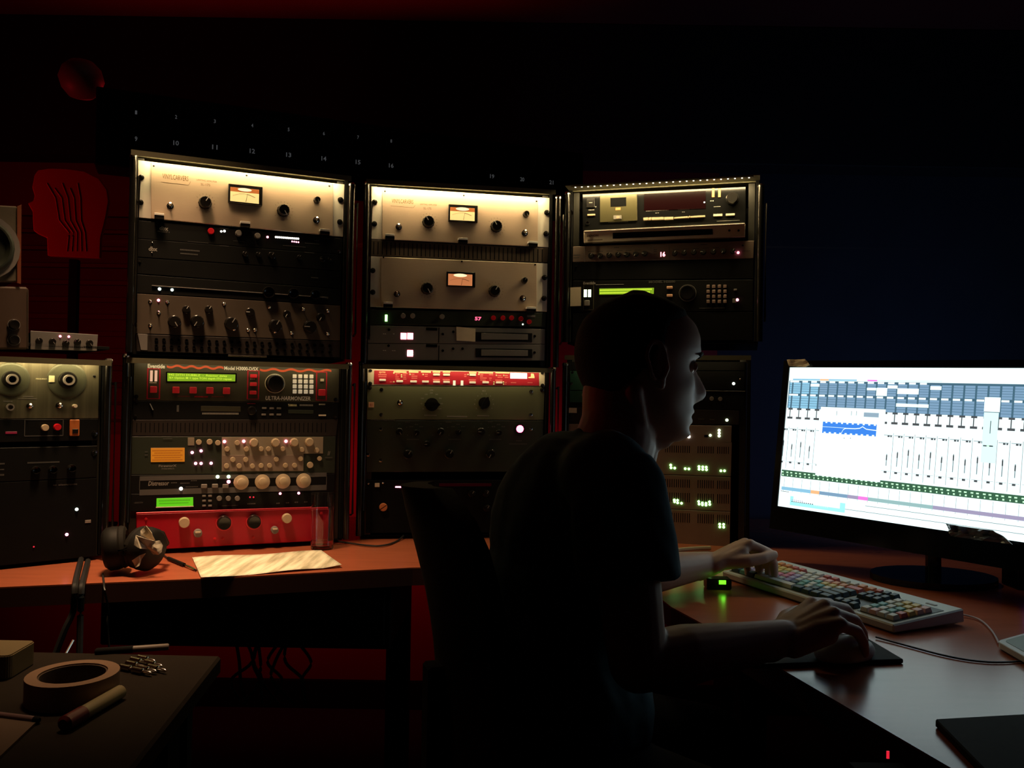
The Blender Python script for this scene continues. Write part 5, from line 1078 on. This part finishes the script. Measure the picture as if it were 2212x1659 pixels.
# marker
def pen(name, p0, p1, r, m, capm, capf, label):
    a, b = Vector(p0), Vector(p1); d_ = b - a; e = empty(name, label, 'pen', a); L_ = d_.length
    e.rotation_euler = d_.to_track_quat('X', 'Z').to_euler()
    MB().tube([(L_ * capf, 0, 0), (L_ * .98, 0, 0), (L_, 0, 0)], [r, r, r * .8], 14).ob('barrel', m, e, smooth=True)
    MB().tube([(0, 0, 0), (L_ * .03, 0, 0), (L_ * (capf + .01), 0, 0)], [r * .7, r * 1.08, r * 1.08], 14).ob('cap', capm, e, smooth=True); return e
pen('marker_pen', TT(136, 1566, TZ + .010), TT(262, 1493, TZ + .010), .0095, mat('cream barrel', (.26, .22, .12), .35), mat('red cap', (.10, .008, .008), .4), .30, 'thick cream marker with red cap beside the tape roll')
pen('thin_pen', TT(85, 1556, TZ + .005), TT(-60, 1538, TZ + .005), .0045, mat('mauve pen', (.16, .10, .10), .4), M['matte'], .06, 'thin dull pen lying at the left picture edge')
pen('table_knife', TT(205, 1408, TZ + .004), TT(365, 1397, TZ + .004), .0055, mat('dull grey handle', (.13, .10, .08), .5), M['matte'], .5, 'long dark grey pen at the back edge of the foreground table')
# paper pad and box
q = [TT(-60, 1555), TT(84, 1560), TT(-10, 1650), TT(-100, 1650)]; c = sum(q, Vector()) / 4
o = MB().slab([(p.x - c.x, p.y - c.y) for p in q], .0004, .004).ob('card', mat('tan card', (.09, .05, .025), .7, noise=.1, ns=20)); o.location = (c.x, c.y, TZ); tag(o, 'tan card on the foreground table near the bottom left corner', 'card')
c = TT(-15, 1452); o = MB().slab(roundpoly([(-.06, -.035), (.045, -.035), (.04, .045), (-.06, .045)], .012), .0004, .036).ob('soap_box', mat('tan plastic', (.15, .11, .05), .45), bevel=.006, seg=2); o.location = (c.x, c.y, TZ); tag(o, 'rounded tan plastic box at the left picture edge above the tape roll', 'box')
# metal adapters cluster
for i, (x, y, a) in enumerate([(262, 1440, -.5), (275, 1432, -.4), (285, 1424, -.3), (300, 1420, -.35), (315, 1430, -.3), (300, 1442, -.45), (322, 1440, -.35), (288, 1446, -.5)]):
    p = TT(x, y, TZ + .0052); dx = .036; e = empty('jack_plug', 'small metal plug in the glinting heap on the foreground table', 'plug', p, 'plugs heaped on the foreground table'); e.rotation_euler = (0, 0, -.6 - a * .3)
    MB().tube([(0, 0, 0), (.020, 0, 0), (.021, 0, 0)], [.0048, .0048, .003], 10).ob('sleeve', mat('brass grey', (.42, .36, .26), .22, 1.0), e, smooth=True)
    MB().tube([(.020, 0, 0), (dx, 0, 0), (dx + .003, 0, 0)], [.0028, .0028, .001], 8).ob('tip', M['chrome'], e, smooth=True)
ant = MB().tube([W(142, 1412, 1.45), W(158, 1383, 1.47)], .0022, 8).ob('glint_rod', M['chrome'], smooth=True); tag(ant, 'short bright metal rod sticking up behind the foreground table', 'rod')

# ---------------------------------------------------------------- office chair
black = mat('black mesh fabric', (.012, .012, .011), .85, spec=.3, noise=.2, ns=120, bump=.2)
fw = Vector((.945, .327, 0)); rt = Vector((.327, -.945, 0))
ch = empty('office_chair', 'black high-backed office chair under the seated man', 'chair', (.11, 1.27, 0)); C0 = Vector((.11, 1.27, 0))
def orient(mb): 
    mb.v = [C0 + fw * p.x - rt * p.y + Vector((0, 0, p.z)) for p in mb.v]; return mb
seat = MB().slab(roundpoly([(-.20, -.23), (.24, -.22), (.24, .22), (-.20, .23)], .08), .43, .50); wob(orient(seat), 'seat', black, ch, bevel=.015, seg=2)
bk = MB(); vs, fs = [], []; NR, NC = 14, 10
sec = []
for i in range(NR + 1):
    t = i / NR; z = .53 + t * .475; ww = .160 * min(1, math.sqrt(max(0, 1 - ((t - .82) / .19) ** 2)) if t > .82 else 1) * (1 - .12 * (1 - t)); xx = -.185 - .06 * t + .03 * math.sin(PI * t)
    for s in (0, 1):
        for k in range(NC + 1):
            y = (-1 + 2 * k / NC); vs.append((xx + .035 * (1 - y * y) * -1 + (.045 if s else 0) * (1 - .4 * abs(y)), ww * y, z))
row_ = 2 * (NC + 1)
for i in range(NR):
    for k in range(NC):
        a = i * row_ + k; fs.append((a, a + 1, a + 1 + row_, a + row_)); b_ = a + NC + 1; fs.append((b_ + 1, b_, b_ + row_, b_ + 1 + row_))
    a = i * row_; fs.append((a, a + row_, a + row_ + NC + 1, a + NC + 1)); a = i * row_ + NC; fs.append((a, a + NC + 1, a + row_ + NC + 1, a + row_))
for k in range(NC): fs.append((k, k + NC + 1, k + NC + 2, k + 1)); a = NR * row_ + k; fs.append((a, a + 1, a + NC + 2, a + NC + 1))
m_ = MB(); m_.add(vs, fs); wob(orient(m_), 'backrest', black, ch, smooth=True)
wob(orient(MB().box(-.24, -.20, -.02, .02, .46, .75)), 'back_support', M['matte'], ch, bevel=.004); wob(orient(MB().box(-.23, 0, -.025, .025, .405, .428)), 'seat_mount', M['matte'], ch)
wob(orient(MB().lathe([(.028, .09), (.028, .405)], 16, 'z')), 'column', M['tube'], ch, smooth=True)
for i in range(5):
    q = 2 * PI * i / 5 + .3; e_ = (.28 * math.cos(q), .28 * math.sin(q)); leg = wob(orient(MB().tube([(0, 0, .10), (e_[0], e_[1], .075)], [.024, .016], 8)), 'base_leg', M['matte'], ch, smooth=True)
    w_ = MB().lathe([(.025, -.012), (.025, .012)], 16, 'y', (e_[0], e_[1], .026)); o = orient(w_).ob('caster', M['matte'], leg); o.matrix_parent_inverse = leg.matrix_parent_inverse.copy()

# ---------------------------------------------------------------- the man
def caps(mb, a, b, ra, rb, n=14):
    a, b = Vector(a), Vector(b); ax_ = b - a; L_ = ax_.length; t = ax_.normalized(); s = t.cross(Vector((0, 0, 1))); s = s.normalized() if s.length > 1e-3 else Vector((1, 0, 0)); q = t.cross(s)
    rings = []
    for i in range(1, 5): an = PI / 2 * i / 5; rings.append((a - t * ra * math.cos(an), ra * math.sin(an)))
    rings.append((a, ra)); rings.append((b, rb))
    for i in range(4, 0, -1): an = PI / 2 * i / 5; rings.append((b + t * rb * math.cos(an), rb * math.sin(an)))
    base = len(mb.v)
    for c_, r in rings:
        for k in range(n): w_ = 2 * PI * k / n; mb.v.append(c_ + (s * math.cos(w_) + q * math.sin(w_)) * r)
    for i in range(len(rings) - 1):
        for k in range(n): mb.f.append((base + i * n + k, base + i * n + (k + 1) % n, base + (i + 1) * n + (k + 1) % n, base + (i + 1) * n + k))
    mb.f.append(tuple(base + k for k in range(n))); e = base + (len(rings) - 1) * n; mb.f.append(tuple(e + k for k in range(n)))
    return mb
def chain(mb, pts, rs, n=14):
    for i in range(len(pts) - 1): caps(mb, pts[i], pts[i + 1], rs[i], rs[i + 1], n)
def ellm(mb, c, r, R=None, n=24, m=14):
    v, f = ell((0, 0, 0), r, n, m); v = [Vector(p) for p in v]
    if R is not None: v = [R @ p for p in v]
    return mb.add([p + Vector(c) for p in v], f)
def remesh(mb, name, vox, m, smooth=4, factor=.5):
    me = bpy.data.meshes.new(name); me.from_pydata([tuple(v) for v in mb.v], [], mb.f)
    bm = bmesh.new(); bm.from_mesh(me); bmesh.ops.recalc_face_normals(bm, faces=bm.faces); bm.to_mesh(me); bm.free()
    o = bpy.data.objects.new(name, me); COL.objects.link(o); r = o.modifiers.new('r', 'REMESH'); r.mode = 'VOXEL'; r.voxel_size = vox; r.use_smooth_shade = True
    s = o.modifiers.new('s', 'SMOOTH'); s.iterations = smooth; s.factor = factor
    dg = bpy.context.evaluated_depsgraph_get(); dg.update(); me2 = bpy.data.meshes.new_from_object(o.evaluated_get(dg)); bpy.data.objects.remove(o); bpy.data.meshes.remove(me)
    me2.name = name; me2.materials.clear(); me2.materials.append(m); me2.polygons.foreach_set('use_smooth', [True] * len(me2.polygons)); return me2
skin = mat('skin', (.46, .30, .23), .5, spec=.4, noise=.06, ns=60); skin.node_tree.nodes['Principled BSDF'].inputs['Subsurface Weight'].default_value = .05
hairm = mat('short dark hair', (.018, .014, .012), .8, spec=.2, noise=.4, ns=300, bump=.6)
shirtm = mat('dark teal cotton', (.045, .095, .125), .9, spec=.2, noise=.15, ns=60, bump=.15)
jeans = mat('dark trousers', (.012, .014, .02), .9, spec=.2)
HC = W(1379, 792, 1.32); PSI = math.radians(13)
RH = Matrix.Rotation(PSI, 3, 'Z') @ Matrix.Rotation(math.radians(2), 3, 'Y')
body = MB()
zk = [-116, -110, -103, -90, -75, -60, -45, -30, -15, 0, 15, 28, 50, 70, 90, 104, 112, 116]
fr_ = [70, 83, 89, 86, 88, 89, 91, 91, 89, 88, 91, 97, 97, 89, 68, 42, 16, 0]
bk_ = [25, 8, -5, -20, -34, -60, -75, -85, -92, -96, -98, -98, -95, -86, -66, -42, -22, -14]
wd_ = [18, 27, 34, 45, 54, 60, 64, 68, 71, 74, 76, 77, 75, 68, 54, 36, 16, 4]
def ip(z, arr): return float(np.interp(z, zk, arr))
def gs(x, s): return math.exp(-(x / s) ** 2)
NT, NZ = 96, 90; hv, hf = [], []
for i in range(NZ + 1):
    z = -116 + 232 * i / NZ; f, b, w_ = [sum(ip(z + dz, a) for dz in (-4, 0, 4)) / 3 for a in (fr_, bk_, wd_)]; cx = (f * .45 + b * .55)
    for k in range(NT):
        q = 2 * PI * k / NT; c_, s_ = math.cos(q), math.sin(q); e_ = .86
        rx = (f - cx) if c_ > 0 else (cx - b); x = cx + rx * math.copysign(abs(c_) ** e_, c_); y = w_ * math.copysign(abs(s_) ** e_, s_) * (1 - .10 * max(0, c_) ** 2 * (1 if z < 30 else .6))
        if c_ > 0:
            # nose
            if -62 < z < 26:
                N = float(np.interp(z, [-62, -56, -50, -44, -36, -28, -15, 0, 15, 26], [0, 5, 17, 26, 29, 27, 20, 11, 4, 0])); sg = float(np.interp(z, [-60, -50, -36, -20, 0, 26], [12, 13, 12.5, 10, 8, 7]))
                x += N * gs(y, sg)
                x += 6 * gs(abs(y) - 14, 6) * gs(z + 42, 8)
            x -= 13 * gs(abs(y) - 31, 14) * gs(z - 4, 10)
            x += 4.5 * gs(abs(y) - 26, 17) * gs(z - 23, 8) + 2.0 * gs(y, 10) * gs(z - 22, 9)
            x += 4.5 * gs(abs(y) - 45, 13) * gs(z + 24, 13)
            x -= 5 * gs(abs(y) - 48, 14) * gs(z + 62, 20)
            x += 9.5 * gs(y, 21) * gs(z + 67, 6.0) + 9.5 * gs(y, 19) * gs(z + 83, 6.8) - 4.5 * gs(y, 24) * gs(z + 74.5, 2.6)
            x -= 4 * gs(y, 16) * gs(z + 92, 6); x += 6 * gs(y, 17) * gs(z + 104, 9)
        hv.append((x, y, z))
for i in range(NZ):
    for k in range(NT): hf.append((i * NT + k, i * NT + (k + 1) % NT, (i + 1) * NT + (k + 1) % NT, (i + 1) * NT + k))
hf.append(tuple(range(NT))); hf.append(tuple(NZ * NT + k for k in range(NT)))
def H2W(p): return HC + RH @ (Vector(p) * .001)
head_pts = [H2W(p) for p in hv]; body.add(head_pts, hf)
# eyelids
for s in (-1, 1):
    for (dz, tilt) in ((5.5, 0), (-5.5, 0)):
        pts = [H2W((80.5 - 2.8 * abs(t) ** 2 * 4, s * 31 + t * 26, 3 + dz * (1 - (abs(t) * 2) ** 2 * .8))) for t in (-.5, -.25, 0, .25, .5)]; chain(body, pts, [.0035] * 5, 8)
# ears
for s in (-1, 1):
    cx, cy_, cz_ = -1, s * 76, 2
    pts = []
    for k in range(13):
        q = math.radians(250 - k * 27); pts.append(H2W((cx - 3 + 17 * math.cos(q) + (3 if math.sin(q) < 0 else -2), cy_ + s * (5 + 7 * max(0, -math.cos(q))), cz_ + 4 + 29 * math.sin(q))))
    chain(body, pts, [.0040] * 13, 8); chain(body, [H2W((7, s * 77, -22)), H2W((8, s * 76, -31))], [.0075, .0062], 8)
    ellm(body, H2W((1, s * 74, 2)), (.014, .005, .027), RH)
    chain(body, [H2W((-2, s * 80, 20)), H2W((-4, s * 80, 5)), H2W((3, s * 80, -12))], [.0035, .004, .0035], 8)
# neck
NB = W(1345, 945, 1.30)     # neck base centre
nbx = Vector((NB.x - .012, NB.y, NB.z - .01))
chain(body, [H2W((-28, 0, -45)), H2W((-30, 0, -85)), nbx], [.060, .057, .064], 24)
chain(body, [H2W((45, 0, -112)), H2W((0, 0, -112))], [.018, .032], 16)
chain(body, [H2W((-30, -62, -40)), H2W((0, -38, -120)), nbx + Vector((.045, -.02, -.02))], [.014, .013, .012], 10)
chain(body, [H2W((18, 0, -125)), H2W((16, 0, -150))], [.022, .02], 12)
chest = Vector((.105, 1.295, .92)); RS = W(1330, 1040, 1.125); LS = W(1212, 1045, 1.46); PEL = Vector((.065, 1.27, .605)); MIDB = Vector((.065, 1.28, .75))
torso = MB()
def trunk(mb, g=0.0):
    sd = (RS - LS).normalized(); fd = Vector((-sd.y, sd.x, 0)); fd = fd if fd.x > 0 else -fd
    R = Matrix((fd, -sd, fd.cross(-sd))).transposed()
    ellm(mb, nbx + Vector((-.045, 0, -.085)), (.078 + g, .125 + g, .075 + g), R); ellm(mb, chest + Vector((-.015, 0, .0)), (.108 + g, .165 + g, .15 + g), R)
    ellm(mb, (chest + MIDB) / 2, (.112 + g, .160 + g, .15 + g), R); ellm(mb, MIDB, (.118 + g, .160 + g, .14 + g), R); ellm(mb, PEL + Vector((.01, 0, .07)), (.135 + g, .175 + g, .13 + g), R)
    caps(mb, nbx + Vector((-.035, .0, -.045)), RS + Vector((-.012, .02, .005)), .052 + g, .056 + g, 18); caps(mb, nbx + Vector((-.035, 0, -.045)), LS + Vector((0, -.02, .0)), .050 + g, .050 + g, 18)
    return R
RT = trunk(body)
ellm(body, PEL, (.13, .175, .10), RT)
REL = W(1378, 1432, 1.085); REL.z = max(REL.z, .775); RWR = W(1692, 1378, 1.185); RWR.z = max(RWR.z, .785)
LEL = W(1352, 1232, 1.56); LEL.z = .80; LWR = W(1532, 1212, 1.70); LWR.z = .800
chain(body, [RS, RS.lerp(REL, .35), RS.lerp(REL, .7), REL], [.052, .046, .042, .038], 18)
chain(body, [REL, REL.lerp(RWR, .3), REL.lerp(RWR, .7), RWR], [.038, .040, .031, .0255], 18)
chain(body, [LS, LS.lerp(LEL, .5), LEL], [.050, .044, .038], 18); chain(body, [LEL, LEL.lerp(LWR, .35), LWR], [.038, .038, .0255], 18)
def hand(mb, wr, d, nrm, side, curls, spread, scale=1.0, thumb=None, thumb_sag=0.0):
    """wr wrist, d towards the fingers, nrm back of the hand, side +1 = thumb towards +cross"""
    d = d.normalized(); nrm = (nrm - d * nrm.dot(d)).normalized(); t = d.cross(nrm) * side; s = scale
    mc = []; chain(mb, [wr - d * .025 * s, wr + d * .034 * s], [.0235 * s, .0165 * s], 14)
    for i, off in enumerate((.030, .010, -.010, -.028)):
        L_ = (.082, .086, .082, .074)[i] * s; k = wr + d * L_ + t * off * s + nrm * (.006, .009, .007, .002)[i] * s; mc.append(k)
        chain(mb, [wr + t * off * .55 * s, wr.lerp(k, .55), k], [.016 * s, .0145 * s, .0115 * s], 10)
    chain(mb, [wr + t * .02 * s - nrm * .005 * s, mc[0] - d * .02 * s - nrm * .006 * s], [.016 * s, .012 * s], 10); chain(mb, [wr - t * .018 * s - nrm * .006 * s, mc[3] - d * .02 * s - nrm * .008 * s], [.015 * s, .012 * s], 10)
    lens = [(.040, .024, .020), (.044, .028, .021), (.041, .026, .020), (.032, .020, .018)]; rad = [.0098, .0102, .0096, .0085]
    for i in range(4):
        p = mc[i]; a = 0; sp_ = spread * (1.5 - i) * .5; dd = (d + t * sp_).normalized(); pts = [p]; rs = [rad[i] * s * 1.08]
        for jn in range(3):
            a += curls[i][jn]; v_ = dd * math.cos(a) - nrm * math.sin(a); p = p + v_ * lens[i][jn] * s; pts.append(p); rs.append(rad[i] * s * (.98, .9, .78)[jn])
        chain(mb, pts, rs, 10)
    t0 = wr + d * .020 * s + t * .024 * s - nrm * .006 * s
    th_ = thumb or [(.75, .62, -.15), (.9, .35, -.25), (.97, .05, -.2)]
    p = t0; pts = [p]; 
    for (fd_, sd_, nd_), L_ in zip(th_, (.042, .033, .027)): p = p + (d * fd_ + t * sd_ + nrm * nd_).normalized() * L_ * s; pts.append(p)
    chain(mb, pts, [.0145 * s, .0125 * s, .0112 * s, .009 * s], 10)
UP = Vector((0, 0, 1))
MP = Vector((RWR.x + .105, RWR.y + .045, DESK + .007))   # mouse place
hd = (Vector((MP.x, MP.y, 0)) - Vector((RWR.x, RWR.y, 0))).normalized()
hand(body, RWR, hd + UP * .28, UP + hd * -.28 + Vector((.1, -.12, 0)), -1, [(.42, .45, .32), (.50, .50, .35), (.58, .55, .35), (.62, .55, .35)], .22, 1.05)
LH = (W(1625, 1180, 1.74) - LWR); LH.z = .0
hand(body, LWR, LH.normalized() + UP * .32, UP - LH.normalized() * .3 + Vector((-.2, .25, 0)), 1, [(.75, .75, .45), (.82, .8, .5), (.85, .8, .5), (.85, .75, .45)], .15, 1.05, thumb=[(.85, .45, -.30), (.95, .1, -.2), (.98, -.1, -.1)])
for s, kn, an in ((-1, Vector((.38, 1.15, .52)), Vector((.36, 1.17, .10))), (1, Vector((.36, 1.50, .52)), Vector((.34, 1.52, .10)))):
    hip = PEL + Vector((.03, .09 * s, -.02)); chain(body, [hip, hip.lerp(kn, .5), kn, kn.lerp(an, .4), an], [.082, .070, .056, .052, .036], 16)
    chain(body, [an + Vector((-.02, 0, -.05)), an + Vector((.15, .01, -.07))], [.034, .026], 12)
bm_me = remesh(body, 'person', .0030, skin, 3, .5)
man = link('person', bm_me); tag(man, 'seated man in a dark T-shirt seen in profile working at the keyboard', 'person')
# hair cap
hair = MB(); hm_v, hm_f, idx = [], [], {}
def hk(i, k):
    x, y, z = hv[i * NT + k]; return z > 66 - .55 * max(0, 30 + x) + (0 if x < 20 else (x - 20) * .45) if x > -40 else z > -62
def hairline(x, y, z):
    if x > 20: lim = 62 + (x - 20) * .35
    elif x > 10: lim = 30 + (x - 10) * 3.2
    elif x > 4: lim = -12 + (x - 4) * 7
    elif x > -22: lim = -12 + 0 * x
    else: lim = -60 + max(0, x + 62) * 1.1
    return z - lim
vs = []
for i in range(NZ + 1):
    for k in range(NT):
        x, y, z = hv[i * NT + k]; h = hairline(x, y, z); r = max(0, min(1, h / 14)); c_ = Vector((x - 0, y, z - 10)); off = 4.2 * r - 3.0 * (1 - r); p = Vector((x, y, z)) + Vector((x, y, max(0, z) * .8 - 0)).normalized() * off
        vs.append(H2W(p))
fs = [f for f in hf[:-1] if all(hairline(*hv[j]) > -6 for j in f)]
hm = mesh('hair', vs, fs, True); ho = link('hair', hm, hairm, man, 'closely cropped dark hair'); md = ho.modifiers.new('s', 'SOLIDIFY'); md.thickness = .003
for s in (-1, 1):
    e_ = MB(); ellm(e_, H2W((69.5, s * 31, 3)), (.0125, .0125, .0125)); eo = e_.ob('eye', mat('eye white', (.72, .72, .70), .08, coat=1.0), man, 'glinting eye', smooth=True)
    ii = MB(); ellm(ii, H2W((77.3, s * 31, 3)), (.0051, .0051, .0051)); ii.ob('iris', mat('iris', (.05, .04, .035), .1), eo, smooth=True)
    br = MB(); chain(br, [H2W((97, s * 12, 20)), H2W((94, s * 28, 25)), H2W((83, s * 46, 21))], [.003, .0034, .002], 8); br.ob('eyebrow', hairm, man, smooth=True)
# shirt
sh_ = MB(); trunk(sh_, .010)
sv = RS.lerp(REL, .60); hemz = W(1400, 1258, 1.1).z
def sleeve(mb, s0, e0, f, r0, r1):
    a = s0; b_ = s0.lerp(e0, f); mb.tube([a + (a - b_).normalized() * .03, a, a.lerp(b_, .5), b_], [r0 * .8, r0, (r0 + r1) / 2, r1], 24)
fz = (RS.z - hemz) / (RS.z - REL.z); ft = min(.75, max(.4, fz))
sleeve(sh_, RS, REL + Vector((.0, .0, 0)), ft, .064, .068); sleeve(sh_, LS, LEL, .55, .062, .064)
chain(sh_, [nbx + Vector((-.02, 0, -.035)), nbx + Vector((-.03, 0, -.065))], [.068, .085], 24)
sm = remesh(sh_, 'shirt', .005, shirtm, 6, .5)
co = np.empty(len(sm.vertices) * 3); sm.vertices.foreach_get('co', co); co = co.reshape(-1, 3); nr = np.empty(len(sm.vertices) * 3); sm.vertices.foreach_get('normal', nr); nr = nr.reshape(-1, 3)
for i in range(len(co)):
    p = Vector(co[i]); wv_ = mnoise.noise(Vector((p.x * 16, p.y * 16, p.z * 5))) * .006 + mnoise.noise(Vector((p.x * 40 + p.z * 20, p.y * 30, p.z * 12))) * .0022
    co[i] += nr[i] * wv_
sm.vertices.foreach_set('co', co.ravel()); link('shirt', sm, None, man, 'dark teal T-shirt')
tr_ = MB()
for s, kn, an in ((-1, Vector((.38, 1.15, .52)), Vector((.36, 1.17, .10))), (1, Vector((.36, 1.50, .52)), Vector((.34, 1.52, .10)))):
    hip = PEL + Vector((.03, .09 * s, -.02)); chain(tr_, [hip, hip.lerp(kn, .5), kn, kn.lerp(an, .4), an], [.093, .080, .066, .062, .052], 16)
ellm(tr_, PEL + Vector((0, 0, .01)), (.145, .188, .115), RT); tm_ = remesh(tr_, 'trousers', .007, jeans, 4); link('trousers', tm_, None, man, 'dark trousers')
for s, an in ((-1, Vector((.36, 1.17, .10))), (1, Vector((.34, 1.52, .10)))):
    b_ = MB(); chain(b_, [an + Vector((-.02, 0, -.06)), an + Vector((.15, .01, -.072))], [.04, .030], 14); b_.box(an.x - .06, an.x + .18, an.y - .038, an.y + .042, 0.001, .02)
    link('shoe', remesh(b_, 'shoe', .005, M['matte'], 2), None, man)
# mouse
ms = MB(); ellm(ms, (0, 0, .010), (.052, .029, .022)); mm = ms.me('computer_mouse', smooth=True)
for v_ in mm.vertices:
    if v_.co.z < .0006: v_.co.z = .0006
mo_ = link('computer_mouse', mm, M['whitep']); mo_.location = (MP.x, MP.y, DESK + .0072); mo_.rotation_euler = (0, 0, math.atan2(hd.y, hd.x)); tag(mo_, 'pale computer mouse under the hand of the man', 'mouse')
